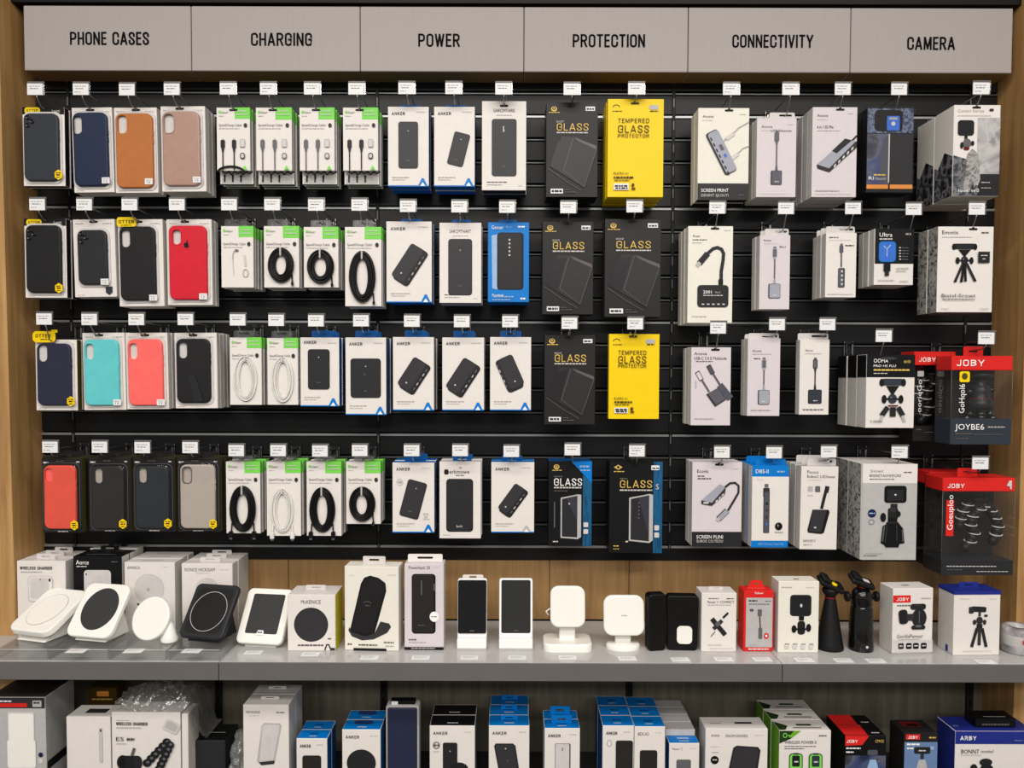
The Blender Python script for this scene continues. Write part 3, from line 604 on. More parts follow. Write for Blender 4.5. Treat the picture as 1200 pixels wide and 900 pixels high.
mk('case_black', (38, 38, 39), 0.4); mk('case_dark', (50, 51, 54), 0.42); mk('case_red', (206, 32, 50), 0.38); mk('case_indigo', (52, 54, 78), 0.4)
mk('case_teal', (98, 196, 198), 0.38); mk('case_coral', (246, 106, 100), 0.35); mk('case_orange', (226, 86, 68), 0.35); mk('case_brownblack', (52, 48, 47), 0.3); mk('case_petrol', (48, 54, 60), 0.4)
boxed_case((27, 125.5, 76, 218), (30.5, 134, 71, 213), 'case_slate', (42.5, 104), 'the slate phone case with yellow oval logo, top row', 'slate blue phone case package with yellow oval logo on a black header, top row', m='white', side='cartonjet', n=2,
           lens=LN(36, 144), st_=[(71, 206, 'hex')], head=head_black(27, 125.5, 76, 134), extra=lambda r, A: oval(r, A, 30, 126, 48, 133.5), yF=-0.104)
boxed_case((85.5, 126, 132.5, 225.5), (88.5, 133, 128.5, 219), 'case_navy', (96, 104), 'the navy phone case, top row', 'navy blue phone case in white box, hanging in the top row', rot=1.0, hole=(94, 147.5, 10.5, 20.5), st_=[(125.5, 213)])
boxed_case((134.5, 126, 184.5, 226), (138, 134, 181, 221), 'case_tan', (150, 104.5), 'the tan phone case, top row', 'tan brown leather phone case in white box, hanging in the top row', rot=0.5, hole=(146, 147, 11, 21), st_=[(176, 214)])
boxed_case((189, 124.5, 241, 224.5), (192.5, 132, 236, 218.5), 'case_rose', (202.5, 104), 'the rose gold phone case, top row', 'shiny rose gold phone case in white box, hanging in the top row', rot=0.5, n=3, hole=(200.5, 146, 12, 22), hm='case_rose', st_=[(232, 212)])

def cable_art(word='iGearr', coil_icons=None, top=True):
    def f(A):
        x0, y0, x1, y1 = A.r; w = x1 - x0
        A.y = -0.001
        A.ell(x0 + 4, y0 + 5.5, 1.6, 1.8, 'green', 10); A.txt(word, x0 + 6, y0 + 7.2, 2.6, 'inkmid', w=8); A.gk(x0 + 3, x0 + 9, y0 + 10.5, 'inkpale', 0.9)
        A.gk(x0 + w * 0.62, x1 - 4, y0 + 5, 'palegrey', 1); A.gk(x0 + w * 0.60, x1 - 2, y0 + 9, 'palegrey', 1)
        A.txt('SpeedCharge Cable', x0 + 3, y0 + 22, 2.6, 'inkmid', w=w * 0.68); A.gk(x0 + 3, x1 - 12, y0 + 25, 'inkpale', 0.9); A.ell(x1 - 5, y0 + 21, 2.1, 2.6, 'ink', 10)
        if coil_icons:
            c = coil_icons
            for ex in (x0 + w * 0.19, x0 + w * 0.53):
                A.rect(ex - 1.2, y0 + 36.5, ex + 1.2, y0 + 39, 'lightgrey'); A.rr(ex, y0 + 43, 5, 9.5, 1.2, c); A.face([(ex - 1.8, y0 + 48), (ex + 1.8, y0 + 48), (ex + 0.8, y0 + 53), (ex - 0.8, y0 + 53)], c); A.line([(ex, y0 + 52), (ex, y1 - 0.5)], 1.4, c)
            ex = x1 - 8.5; A.rr(ex, y0 + 42, 6, 9.5, 1.3, 'lightgrey'); A.rr(ex, y0 + 42, 4.4, 7.6, 1, 'palegrey'); A.rr(ex, y0 + 57, 5.5, 7, 2.2, c if c == 'black' else 'midgrey'); A.rr(ex, y0 + 57, 3.6, 4.6, 1.4, 'palegrey')
            A.face([(x1 - 9, y1 - 1), (x1 - 6, y1 - 6), (x1 - 3, y1 - 1)], 'green')
    return f
CA = 'package'
for i, (x0, x1, tg, ic, nm) in enumerate(((254, 293, 268, 'black', 'a loose black loop'), (300, 342, 315, 'midgrey', 'grey plugs and black watch icon'), (351, 392, 366.5, 'midgrey', 'two grey plugs'), (402, 443, 418.5, 'black', 'two black plugs'))):
    def ex(r, A, i=i):
        if i == 0: X, Z = A.p(271, 202); MB().tube([(X + 0.028 * math.cos(t), -0.004, Z + 0.012 * math.sin(t)) for t in [math.pi * q / 12 for q in range(13)]], 0.0022, 'cableblack', 6).build('cable_loop', r)
        B = MB(); X0, Z = A.p(A.r[0] + 6, A.r[3]); X1, _ = A.p(A.r[2] + 2, A.r[3])
        for q in range(5): B.tube([(X0 + (X1 - X0) * (q / 5.0), 0.003, Z - 0.001), (X0 + (X1 - X0) * (q / 5 + 0.1), 0.001, Z - 0.006 - 0.002 * (q % 2)), (X0 + (X1 - X0) * (q / 5.0 + 0.2), 0.003, Z - 0.001)], 0.0022, 'cableblack', 6)
        B.build('cable_ends', r)
    hang((x0, 126, x1, 200), 'cables with ' + nm + ', top row', 'white and green charging cable card printed with ' + nm + ', top row', (tg, 103.5), yF=-0.108, t=0.011, n=4, gap=0.007, green=True, art=cable_art(coil_icons=ic), extra=ex, backrect=214, name='cable_package', side='lightgrey')

def pk_anker(rect, tagp, short, desc, fn, tabx=None, n=2, t=0.034, yF=-0.10, side='bluedark', bottom='blue', tri=True, word='ANKER', m='white', rot=0, wy=None, tabw=25, **k):
    def art(A): anker(A, word, tri, wy=wy); fn(A)
    return hang(rect, short, desc, tagp, yF=yF, t=t, n=n, m=m, side=side, bottom=bottom, top='blue', art=art, tab=(tabw, 'bluedark'), name='power_bank_package', rot=rot, **k)
pk_anker((454.7, 125, 502.5, 218.5), (477, 103), 'upright grey power bank box, top row left', 'white power bank box with blue base and upright grey power bank, top row', lambda A: pb(A, 478.5, 170, 23, 54.5, 0))
pk_anker((508.7, 125, 556.3, 218.5), (532, 103), 'small tilted power bank box, top row', 'white power bank box with small tilted grey power bank picture, top row', lambda A: pb(A, 537.5, 175, 19, 39, 14))
def sand(A, y, word='SARCMTARE'):
    x0, y0, x1, y1 = A.r; A.txt(word, (x0 + x1) / 2, y, 3.8, 'ink', w=25, al='c'); A.gk((x0 + x1) / 2 - 9, (x0 + x1) / 2 + 9, y + 4, 'inklight', 1)
    A.gk(x0 + 6, x0 + 30, y1 - 9, 'inkmid', 1); A.gk(x0 + 6, x0 + 24, y1 - 6, 'inklight', 1); A.gk(x1 - 9, x1 - 4, y1 - 5, 'inkpale', 1)
hang((564.8, 118.5, 616.5, 223), 'wide plain power bank box, top row', 'tall white box with large upright black power bank and no blue, top row', (590.5, 103.5), yF=-0.10, t=0.034, n=2, bottom='slate', side='paperside',
     art=lambda A: (sand(A, 131.5), pb(A, 590.8, 173, 29, 67, 0, r=3), A.line([(590, 148), (590, 155)], 1.2, 'inkpale')), name='power_bank_package')

def glass(rect, tagp, short, desc, tx=None, blue=False, n=3, yF=-0.10, t=0.018, **k):
    x0, y0, x1, y1 = rect; w = x1 - x0; h = y1 - y0
    def art(A):
        u = lambda f: x0 + w * f; v = lambda f: y0 + h * f
        A.ell(u(0.15), v(0.07), 3.6, 3.0, 'gold', 14); A.ell(u(0.15), v(0.065), 2.2, 1.8, 'cartonblack', 12); A.ell(u(0.15), v(0.065), 1, 1, 'gold', 8); A.gk(u(0.05), u(0.27), v(0.112), 'gold', 1)
        A.rect(u(0.76), v(0.045), u(0.94), v(0.09), 'label'); A.gk(u(0.78), u(0.92), v(0.08), 'ink', 2)
        A.txt('BOOST', u(0.20), v(0.215), 2.2, 'inkpale', w=w * 0.14); A.txt('GLASS', u(0.20), v(0.30), 8.6, 'gold', w=w * 0.62); A.gk(u(0.20), u(0.82), v(0.328), 'inkpale', 1.5)
        # tilted sheet of glass over a dark phone
        A.face([(u(0.30), v(0.36)), (u(0.62), v(0.37)), (u(0.98), v(0.50)), (u(0.74), v(0.90)), (u(0.08), v(0.68))], 'glassdark')
        A.face([(u(0.22), v(0.42)), (u(0.47), v(0.38)), (u(0.30), v(0.74)), (u(0.08), v(0.67))], 'glassdark2')
        A.face([(u(0.54), v(0.37)), (u(0.97), v(0.46)), (u(0.98), v(0.50)), (u(0.62), v(0.41))], 'glare')
        A.line([(u(0.52), v(0.38)), (u(0.34), v(0.72)), (u(0.74), v(0.89)), (u(0.97), v(0.50))], 0.7, 'glare')
        A.line([(u(0.04), v(0.70)), (u(0.40), v(0.84)), (u(0.68), v(0.93))], 0.6, 'glare')
        A.rect(u(0.09), v(0.915), u(0.33), v(0.965), 'label'); A.gk(u(0.11), u(0.31), v(0.952), 'ink', 2.6); A.gk(u(0.37), u(0.47), v(0.93), 'inkmid', 1); A.gk(u(0.37), u(0.58), v(0.955), 'inkmid', 1)
    return hang(rect, short, desc, tagp, yF=yF, t=t, n=n, m='cartonblack', side='cartonjet', art=art, name='screen_protector_package', **k)
glass((640, 120, 700.5, 231), (670.5, 104), 'black glass protector box, top row', 'black tempered glass protector box with gold lettering, topmost of its column')
def yellowbox(rect, tagp, short, desc, **k):
    x0, y0, x1, y1 = rect; w = x1 - x0; h = y1 - y0
    def art(A):
        u = lambda f: x0 + w * f; v = lambda f: y0 + h * f
        A.ring(u(0.15), v(0.085), 4.2, 3.2, 0.9, 'olive', a0=180, a1=360); A.gk(u(0.08), u(0.25), v(0.13), 'olive', 1); A.rr(u(0.82), v(0.085), 11, 5, 2, 'lightgrey'); A.gk(u(0.75), u(0.9), v(0.13), 'olive', 1.4)
        A.txt('TEMPERED', u(0.18), v(0.245), 5.2, 'brown', w=w * 0.56); A.txt('GLASS', u(0.18), v(0.345), 8.8, 'brown', w=w * 0.56); A.txt('PROTECTOR', u(0.18), v(0.395), 4.4, 'brown', w=w * 0.56)
        A.txt('BoKRA ou', u(0.11), v(0.77), 2.8, 'brown', w=w * 0.26); A.gk(u(0.11), u(0.46), v(0.81), 'brown', 2); A.gk(u(0.12), u(0.4), v(0.835), 'olive', 1)
        A.rect(u(0.11), v(0.865), u(0.38), v(0.93), 'label'); A.gk(u(0.13), u(0.36), v(0.90), 'ink', 2.2); A.gk(u(0.14), u(0.36), v(0.922), 'ink', 2); A.ell(u(0.455), v(0.88), 1.8, 2.2, 'brown', 8); A.gk(u(0.43), u(0.5), v(0.925), 'brown', 2)
    return hang(rect, short, desc, tagp, m='yellow', side='yellow', bottom='yellow', art=art, name='screen_protector_package', slot='brown', **k)
yellowbox((712, 116, 777.5, 231), (746, 103.5), 'yellow glass protector box, top row', 'deep stack front: bright yellow tempered glass protector box in the top row', yF=-0.115, t=0.022, n=4, gap=0.003)

def hubtext(A, w1='Anova', w2=None, x=None):
    x0, y0, x1, y1 = A.r; x = x or x0 + 5; A.txt(w1, x, y0 + 11.5, 3.2, 'inkmid', w=13); A.gk(x, x + 12, y0 + 15, 'inkpale', 0.9); A.gk(x1 - 11, x1 - 4, y0 + 8, 'inkpale', 0.9)
    if w2: A.txt(w2, x, y0 + 21, 3, 'inkmid', w=20); A.gk(x, x + 26, y0 + 24.5, 'inkpale', 1)
    A.gk(x0 + 3, x1 - 6, y1 - 3, 'inkpale', 0.8)
def n1(A):
    hubtext(A); A.rect(817.8, 215, 877.5, 234, 'pbdark'); A.txt('SCREEN PRINT', 822, 225, 3.8, 'purewhite', w=32); A.txt('DENINT SJLOUTI', 822, 230.5, 3, 'inkpale', w=32); A.gk(866, 872, 229, 'inkmid', 1)
    for (a, b, c, d) in ((857, 155, 877, 143), (862, 179, 877.4, 171)): A.line([(a - 10, b + 11), (a - 4, b + 5)], 2, 'lightgrey'); A.line([(a - 6, b + 8), (a + 3, b + 1)], 4.5, 'palegrey'); A.line([(a + 2, b + 1), (a + 8, b - 5), (c, d)], 1.2, 'inklight')
    A.rr(844.8, 178.5, 15, 54, 3, 'ink', -27); A.rr(846, 178, 13.5, 52, 3, 'silver', -27)
    for q in range(7): A.rr(833 + q * 3.4, 163.5 + q * 6.6, 1.6, 4.2, 0.5, 'black', -27)
    A.rr(845, 173, 3.6, 7, 0.8, 'steel', -27); A.rr(849.5, 182.5, 3, 4, 0.8, 'hubblue', -27)
hang((817.8, 126.5, 877.5, 234), 'box with silver hub and black base band, top row', 'cream hub box with black base band and tilted silver hub picture, top row', (857, 104), yF=-0.12, t=0.030, n=2, m='cream', side='cream', bottom='cartonjet', art=n1, name='adapter_package')
def adapter(A, cx, yt, yb, bw, bh, c='steel', pw=5.5, ph=11, wire='steel'):
    A.rect(cx - pw * 0.3, yt - 2, cx + pw * 0.3, yt, 'midgrey'); A.rr(cx, yt + ph / 2, pw, ph, 1.4, c); A.rr(cx, yt + ph / 2, pw - 1.6, ph - 2, 1, 'midgrey'); A.face([(cx - 1.5, yt + ph), (cx + 1.5, yt + ph), (cx + 0.8, yt + ph + 4), (cx - 0.8, yt + ph + 4)], c)
    A.line([(cx, yt + ph + 2), (cx, yb - bh - 3)], 1.5, wire); A.face([(cx - 0.9, yb - bh - 6), (cx + 0.9, yb - bh - 6), (cx + 1.6, yb - bh), (cx - 1.6, yb - bh)], c)
    A.rr(cx, yb - bh / 2, bw, bh, 1.6, 'ink'); A.rr(cx + 0.4, yb - bh / 2, bw - 1.6, bh - 1, 1.4, c); A.gk(cx - 2, cx + 3, yb - 3, 'palegrey', 1)
hang((886.7, 138.5, 933, 231), 'box with square-ended adapter, top row', 'pale box with drawn cable adapter ending in a dark square, top row', (926.5, 104), yF=-0.118, t=0.026, n=3, m='lilac', art=lambda A: (hubtext(A), A.txt('USB Ethernet', 903, 154.5, 2.6, 'ink', w=24), adapter(A, 909.8, 155, 216.5, 13, 16.5, 'steel')), tab=(30, 'palegrey'), name='adapter_package')
def n3(A):
    hubtext(A, 'Anova', None); A.txt('6 in 1 5G Mix', 957, 150.5, 3.4, 'ink', w=19); A.gk(957, 984, 153.5, 'inkpale', 1)
    A.line([(996, 167), (1003.6, 159)], 2, 'black'); A.face([(957, 193.5), (990, 164), (1003.5, 166), (1003.5, 173), (972, 202), (958, 197.5)], 'ink'); A.face([(958, 193), (989, 163.5), (1002.5, 165.5), (971.5, 197.5)], 'silver')
    A.face([(974.5, 177), (989.5, 162.5), (998, 164.5), (980, 180)], 'pbdark')
    for q in range(5): A.face([(977 + q * 5, 194 - q * 5), (979.5 + q * 5, 191.7 - q * 5), (979.5 + q * 5, 194.5 - q * 5), (977 + q * 5, 197 - q * 5)], 'palegrey')
    A.gk(956, 984, 224, 'inklight', 1)
hang((951.7, 125.5, 1004, 231), 'box with long multiport hub, top row', 'lilac box with a long multiport silver hub drawn diagonally, top row', (988, 104), yF=-0.122, t=0.026, n=4, m='lilac', side='paperside', art=n3, name='adapter_package')
def k1(A):
    A.rect(1015.8, 127, 1069.5, 156, 'flashphoto'); A.rr(1040.5, 141.5, 33, 25, 5, 'cartonjet'); A.rr(1046, 144.5, 15, 17, 1.5, 'hubblue'); A.ell(1046, 145, 2.4, 2.4, 'palegrey', 12); A.rr(1046, 139, 10, 3, 1, 'silver')
    A.rect(1015.8, 157, 1042, 216, 'bluephoto'); A.face([(1031, 214), (1032, 178), (1036, 162), (1041, 158), (1041, 214)], 'silverdark'); A.rect(1040.8, 157, 1042.2, 214, 'palegrey'); A.rect(1042.2, 157, 1069.5, 216, 'charcoal')
    A.rect(1015.8, 216.5, 1041, 221.5, 'orange'); A.rect(1043, 216.5, 1069.5, 221.5, 'orange'); A.txt('RI', 1018, 211, 4, 'purewhite', w=6); A.txt('Neutral', 1026, 211, 3, 'inkpale', w=12); A.gk(1024, 1038, 206, 'gold', 1.6)
hang((1015.6, 126.5, 1070, 225.5), 'dark blue photo-printed pack, top row', 'dark pack with blue photo print and orange strip, beside the camera boxes', (1054, 104), yF=-0.12, t=0.024, n=2, m='cartonjet', side='cartonjet', art=k1, name='camera_accessory_package',
     extra=lambda r, A: MB().box(-A.W / 2 - 0.0012, A.W / 2 + 0.0012, -0.0035, -0.0022, -0.002, A.H + 0.002, 'clear', bev=0).build('clear_cover', r))
def ballhead(A, cx, yt, s=1.0, legs=True, c='pbdark', plate=18, square=False):
    if square: A.rr(cx, yt + 9 * s, plate * s, 18 * s, 3 * s, c); A.rr(cx, yt + 9 * s, (plate - 3) * s, 15 * s, 2 * s, 'black'); t = yt + 18 * s
    else:
        A.rr(cx, yt + 4 * s, plate * s, 7 * s, 2.5 * s, c); A.ell(cx - plate * 0.5 * s, yt + 4.5 * s, 2.6 * s, 4 * s, 'black', 12); A.ell(cx + plate * 0.5 * s, yt + 4.5 * s, 2.6 * s, 4 * s, 'black', 12); A.face([(cx - plate * .3 * s, yt + 8 * s), (cx + plate * .3 * s, yt + 8 * s), (cx + 2 * s, yt + 15 * s), (cx - 2 * s, yt + 15 * s)], 'black'); t = yt + 13 * s
    A.rect(cx - 1.6 * s, t, cx + 1.6 * s, t + 5 * s, 'black'); A.ell(cx, t + 8 * s, 4.6 * s, 5 * s, c, 16); A.rect(cx - 8 * s, t + 7.4 * s, cx + 8 * s, t + 9 * s, 'black')
    for sg in (-1, 1): A.ell(cx + sg * 8.5 * s, t + 8.5 * s, 2.6 * s, 4.4 * s, 'black', 12)
    A.ell(cx - 1.5 * s, t + 6.8 * s, 1.2 * s, 1.2 * s, 'midgrey', 8)
    if legs:
        b = t + 12 * s
        for dx, L in ((-11, 22), (-3.5, 22), (1.5, 21), (13, 21)): A.line([(cx + dx * 0.18 * s, b), (cx + dx * s, b + L * s)], 3.2 * s, c if dx in (-11, 13) else 'black'); A.ell(cx + dx * s, b + L * s, 2.0 * s, 1.4 * s, 'black', 8)
    return t
def k2(A):
    A.rect(1145, 138, 1171.3, 205, 'silverphoto'); A.face([(1117.2, 229.5), (1117.2, 182), (1131, 186), (1146, 190), (1146, 204), (1171.3, 204), (1171.3, 229.5)], 'rock'); A.rect(1146, 204, 1171.3, 229.5, 'pbdark')
    A.txt('Contrl Series', 1121, 131.5, 3.2, 'inklight', w=31); A.gk(1121, 1160, 136, 'inkpale', 0.9); A.rr(1160.5, 129, 5, 3, 1, 'ink')
    A.rr(1131, 150, 19, 18, 3.5, 'soft'); A.rect(1129.5, 158, 1133, 163, 'black'); A.ell(1132.5, 168, 5, 5.5, 'midgrey', 14); A.ell(1126.5, 170.5, 2, 4, 'black', 10); A.ell(1139, 168, 2, 3, 'black', 10); A.ell(1132, 174, 3.6, 2.2, 'reddark', 10)
    A.face([(1133, 181), (1139, 174), (1146, 181), (1149, 210), (1143, 226), (1140, 212), (1136, 226), (1129, 222)], 'rocklight')
    A.txt('hovie  ve·0', 1123.5, 225.5, 4.2, 'purewhite', w=24); A.gk(1150, 1160, 214.5, 'inkpale', 0.9); A.gk(1150, 1162, 221, 'inklight', 0.9)
def k2side(r, A):
    y = -A.W / 2 - 0.0006; t = 0.07; B = MB(); B.add([(y, 0.001, 0.001), (y, t, 0.001), (y, t, A.H * 0.40), (y, t * 0.8, A.H * 0.36), (y, t * .45, A.H * 0.52), (y, 0.001, A.H * 0.44)], [(0, 1, 2, 3, 4, 5)], 'rock'); B.build('printed_side', r)
r_, A_ = hang((1117, 123, 1171.5, 230), 'the two deep white camera boxes, top row', 'white camera stand box with grey photo panel and rocky print, top right corner', (1150, 103), yF=-0.175, t=0.07, n=2, gap=0.004, L=0.19, m='white', side='cream', art=k2, extra=k2side, name='camera_accessory_package')
for o in [o for o in bpy.data.objects if o.get('label', '').endswith('the two deep white camera boxes, top row') and o.get('category') == 'package']:
    for ch in r_.children:
        if ch.name.startswith('printed_side'): clone(ch, o, deep=False)

# ================================================================== SECOND ROW
boxed_case((29, 256, 78, 349), (33, 264.5, 74, 343.5), 'case_black', (45, 239), 'the black phone case with yellow oval logo, second row', 'black phone case package with yellow oval on black header, second row far left', side='cartonjet', lens=LN(38, 275), st_=[(71.5, 338, 'hex')], head=head_black(29, 256, 78, 264.5, 'Leetti'), extra=lambda r, A: oval(r, A, 32, 257, 50, 264.5), yF=-0.104)
boxed_case((86.5, 257, 135.5, 348), (93.5, 270, 127.5, 334), 'case_dark', (100, 239), 'the small dark grey phone case, second row', 'small dark grey phone case on white card with blue badge, second row', rot=1.0, lens=LN(99, 279), st_=[(124.5, 331)],
           extra=lambda r, A: (lambda S: (S.face([(123, 336), (131, 336), (131, 343), (127, 346), (123, 343)], 'slate'), S.build('badge', r)))(Art(A.r, A.W, A.H, -0.0012)))
boxed_case((139, 257, 191.5, 359), (142.5, 266, 184, 352.5), 'case_black', (153, 239), 'the black phone case with camera cutout, second row', 'black phone case with camera cutout and yellow tag over the top, second row', rot=0.6, hole=(150, 280, 10.5, 20), st_=[(181, 349.5)], extra=lambda r, A: oval(r, A, 141, 255.5, 163.5, 266.5, -0.011), n=3)
boxed_case((195.8, 257, 248.5, 357.5), (200, 265, 244, 351.5), 'case_red', (208.5, 239), 'the red phone case, second row', 'bright red phone case in white box, hanging in the second row', rot=0.3, hole=(209.5, 278.5, 10, 17), hm='case_red', st_=[(239.5, 348)],
           extra=lambda r, A: (lambda S: (S.ell(221, 288, 3.2, 3.5, 'cartonjet', 12), S.ell(224.2, 287, 1.2, 1.4, 'case_red', 8), S.ell(222, 283.4, 0.8, 1.4, 'cartonjet', 8), S.build('fruit_logo', r)))(Art(A.r, A.W, A.H, -0.0093)))
def c5(A):
    cable_art()(A); A.line([(273, 305), (273.5, 297), (276, 292.5), (280, 293)], 1.2, 'inklight'); A.line([(273, 304), (274, 322)], 0.8, 'inkpale'); A.line([(287, 299), (288, 312)], 2, 'inkpale'); A.ring(288, 320, 3.5, 5, 1, 'inklight'); A.ell(278, 293.8, 2, 1.4, 'midgrey', 8)
hang((259.3, 265, 297, 337), 'the cable card without a visible coil, second row', 'white and green cable card with faint drawn white cable, second row', (269.6, 239), yF=-0.108, t=0.012, n=5, gap=0.006, green=True, art=c5, tab=(26, 'clearedge'), name='cable_package', side='lightgrey')
def coilpack(rect, tagp, short, desc, c, mat, n=4, ends='', strands=10, band=8, **k):
    return hang(rect, short, desc, tagp, yF=-0.108, t=0.012, n=n, gap=0.006, green=True, art=cable_art(), extra=lambda r, A: coil(r, A, *c, mat, band, strands, ends), name='cable_package', side='lightgrey', tab=(24, 'clearedge'), **k)
coilpack((309.3, 265, 350.5, 337), (320, 239), 'the left small black coil, second row', 'cable card with a small black coil, left of the other small black coil', (330, 311, 15.3, 20.5), 'cableblack', ends='b')
coilpack((356, 266, 396.5, 337), (371.3, 239.5), 'the right small black coil, second row', 'cable card with a small black coil, right of the other small black coil', (376, 313, 15.8, 20), 'cableblack', ends='b')
coilpack((404.3, 266, 447, 359), (422, 239.5), 'long coil of black cable, second row', 'tall cable card with long oval black coil, second row beside the power banks', (425, 324.5, 15.5, 30), 'cableblack', ends='b')
pk_anker((452.8, 259.5, 506, 354.5), (478.8, 241), 'large iso power bank box, second row', 'white power bank box with chunky diagonal black power bank, second row', lambda A: pbiso(A, 479, 309, 19, 47, 33), wy=270)
hang((515, 261, 564, 355), 'plain white power bank box, second row', 'white box with upright black power bank on it, centre of second row', (539, 241.5), yF=-0.10, t=0.036, n=2, bottom='greyside', side='lightgrey', top='blue', tab=(23, 'bluedark'),
     art=lambda A: (sand(A, 273, 'SARCMTNART'), pb(A, 539.3, 313, 28, 66, 0, r=3.5)), name='power_bank_package')
def w6(A):
    A.txt('Genser', 576, 268.5, 4.2, 'purewhite', w=14); A.txt('Boost', 593, 267, 2.4, 'paleblue', w=7); A.gk(607, 616, 266.5, 'purewhite', 1.6)
    A.face([(576, 276), (583, 274.5), (583, 339.5), (577, 338)], 'paleblue'); A.rr(598, 306, 31, 67, 4, 'black'); A.rr(597.5, 306, 27, 65, 4, 'pbdark')
    for q in range(5): A.ell(597, 281 + q * 4.5, 1.2, 1.2, 'inkpale', 8)
    A.txt('Pootinm', 577, 347.5, 3, 'purewhite', w=13); A.gk(578, 603, 348.5, 'paleblue', 1.4); A.gk(577, 598, 352, 'paleblue', 1.2); A.gk(610, 616, 351, 'purewhite', 2)
hang((571.8, 260.5, 620, 354), 'all blue power bank box, second row', 'fully blue power bank box with upright black power bank, second row', (595, 242), yF=-0.10, t=0.034, n=2, m='blue', side='bluedark', bottom='blue', top='bluedark', tab=(22, 'bluedark'), art=w6, name='power_bank_package')
glass((635.6, 259.5, 695.3, 368.5), (666.5, 242.5), 'narrower black glass box, second row', 'black glass protector box in second row, left of the wider one', n=2)
glass((708.6, 256.5, 774.4, 371.5), (744, 241.5), 'wider black glass box, second row', 'wider black glass protector box in second row, below the yellow one', n=2)
def n4(A):
    A.txt('Anov', 811, 278, 3, 'inkmid', w=9); A.gk(811, 828, 281.5, 'inkmid', 1); A.gk(811, 822, 285, 'inklight', 1); A.gk(848, 855, 270.5, 'inkpale', 1)
    A.line([(845, 333), (845, 318), (847, 305), (847.5, 297), (845, 292), (840, 290), (835, 291.5), (830, 296), (827, 300)], 4, 'pbdark'); A.line([(829, 297), (819, 309)], 7, 'pbdark'); A.line([(820, 307.5), (816, 312)], 4.5, 'lightgrey'); A.rr(844.5, 330.5, 5.5, 7, 1, 'black')
    A.rr(835.5, 347, 36.5, 26, 4, 'pbdark'); A.txt('2001', 824, 344, 3.6, 'purewhite', w=10); A.txt('Mini 3', 838, 343.5, 2, 'inkpale', w=6); A.gk(824, 847, 346.7, 'inkpale', 1)
    for q in range(5): A.rr(824 + q * 6, 356.5, 3, 1.4, 0.4, 'palegrey')
    A.gk(811, 829, 371, 'inkpale', 1)
hang((806, 265, 858.5, 378.5), 'tall box with black looped hub, second row', 'tall cream box with a thick black looped cable hub, second row', (841, 243), yF=-0.115, t=0.028, n=3, m='cream', side='cream', art=n4, name='adapter_package')
hang((890, 275.5, 925.6, 362.5), 'narrow box with light adapter, second row', 'narrow lilac box with clear hang tab and light grey adapter, second row', (921.6, 243.5), yF=-0.115, t=0.024, n=2, m='lilac', tab=(28, 'palegrey'), art=lambda A: (A.txt('Anova', 894, 283, 2.8, 'ink', w=9), A.gk(894, 912, 286, 'inkpale', 1), A.txt('8in1', 913, 290.5, 2.6, 'inkmid', w=7), adapter(A, 907.5, 291, 349.5, 14, 17, 'silver')), name='adapter_package')
def n6(A):
    A.gk(971, 982, 279, 'inkmid', 1.3); A.gk(971, 996, 282, 'inkpale', 1); A.gk(990, 1000, 288.5, 'ink', 1.4); A.rr(985.5, 292, 4.8, 8.5, 1, 'steel'); A.rect(984, 285.5, 987, 288, 'midgrey'); A.line([(985.5, 296), (985.7, 313)], 1.8, 'steel'); A.rr(986, 325.5, 8, 23, 1.6, 'silverdark'); A.rr(984.5, 325.5, 3, 21, 1, 'steel')
    for q in range(4): A.rr(986.5, 318 + q * 5, 2, 2.6, 0.4, 'palegrey')
    A.gk(970, 1000, 345, 'inkpale', 0.8)
hang((967.5, 273, 1003.4, 348.5), 'short box with blue-grey dongle, second row', 'short white box with slim blue-grey dongle and clear tab, second row', (1000, 243.5), yF=-0.118, t=0.022, n=3, m='white', tab=(34, 'palegrey'), art=n6, name='adapter_package')
def k3(A):
    A.rect(1025, 268, 1070.5, 309, 'cartonjet'); A.txt('Ultra', 1030, 277.5, 4.8, 'purewhite', w=15); A.gk(1030, 1045, 281, 'inkpale', 1.6); A.txt('4K0', 1060, 275.5, 2.4, 'inkpale', w=7)
    A.rr(1039.5, 295, 20, 24, 4, 'blue'); A.rr(1039.5, 295, 17.5, 21.5, 3.5, 'hubblue'); A.line([(1035, 288), (1039, 292), (1043, 287)], 1.4, 'paleblue'); A.ell(1039, 298, 1, 1, 'paleblue', 8); A.line([(1039, 292), (1039, 301)], 1, 'paleblue')
    for q in range(5): A.gk(1053, 1055, 291 + q * 3.4, 'inkpale', 1.4); A.gk(1056, 1064, 291 + q * 3.4, 'midgrey', 1)
    A.rect(1035, 309, 1043, 318, 'cartonjet'); A.rect(1036.5, 318, 1041.5, 323.5, 'pbdark'); A.gk(1050, 1064, 315, 'inklight', 1); A.gk(1050, 1061, 318, 'inklight', 1); A.gk(1029, 1048, 329, 'inklight', 1); A.gk(1054, 1064, 330, 'inkpale', 1.3)
hang((1024.5, 268, 1070.5, 334), 'black and white box with blue gadget, second row', 'black and white box showing a blue square gadget, second row', (1071, 244.5), yF=-0.12, t=0.022, n=3, m='white', side='paperside', top='cartonjet', art=k3, name='camera_accessory_package')
def k4(A):
    A.txt('Emotix', 1103, 274.5, 4.2, 'ink', w=19); A.gk(1103, 1137, 278.5, 'inklight', 1); A.gk(1149, 1158, 273.5, 'inkmid', 1.6); ballhead(A, 1129.5, 285, 0.95, True, 'pbdark', 26); A.rect(1145, 295, 1158.5, 308, 'pbdark'); A.gk(1148, 1156, 300, 'palegrey', 1); A.gk(1150, 1154, 304, 'inkpale', 1)
    A.txt('Bistvl-Srowt', 1103, 348.5, 4, 'ink', w=40); A.gk(1104, 1142, 351.5, 'inkmid', 1); A.gk(1103, 1112, 362, 'inkpale', 1); A.gk(1148, 1159, 362, 'inkpale', 1)
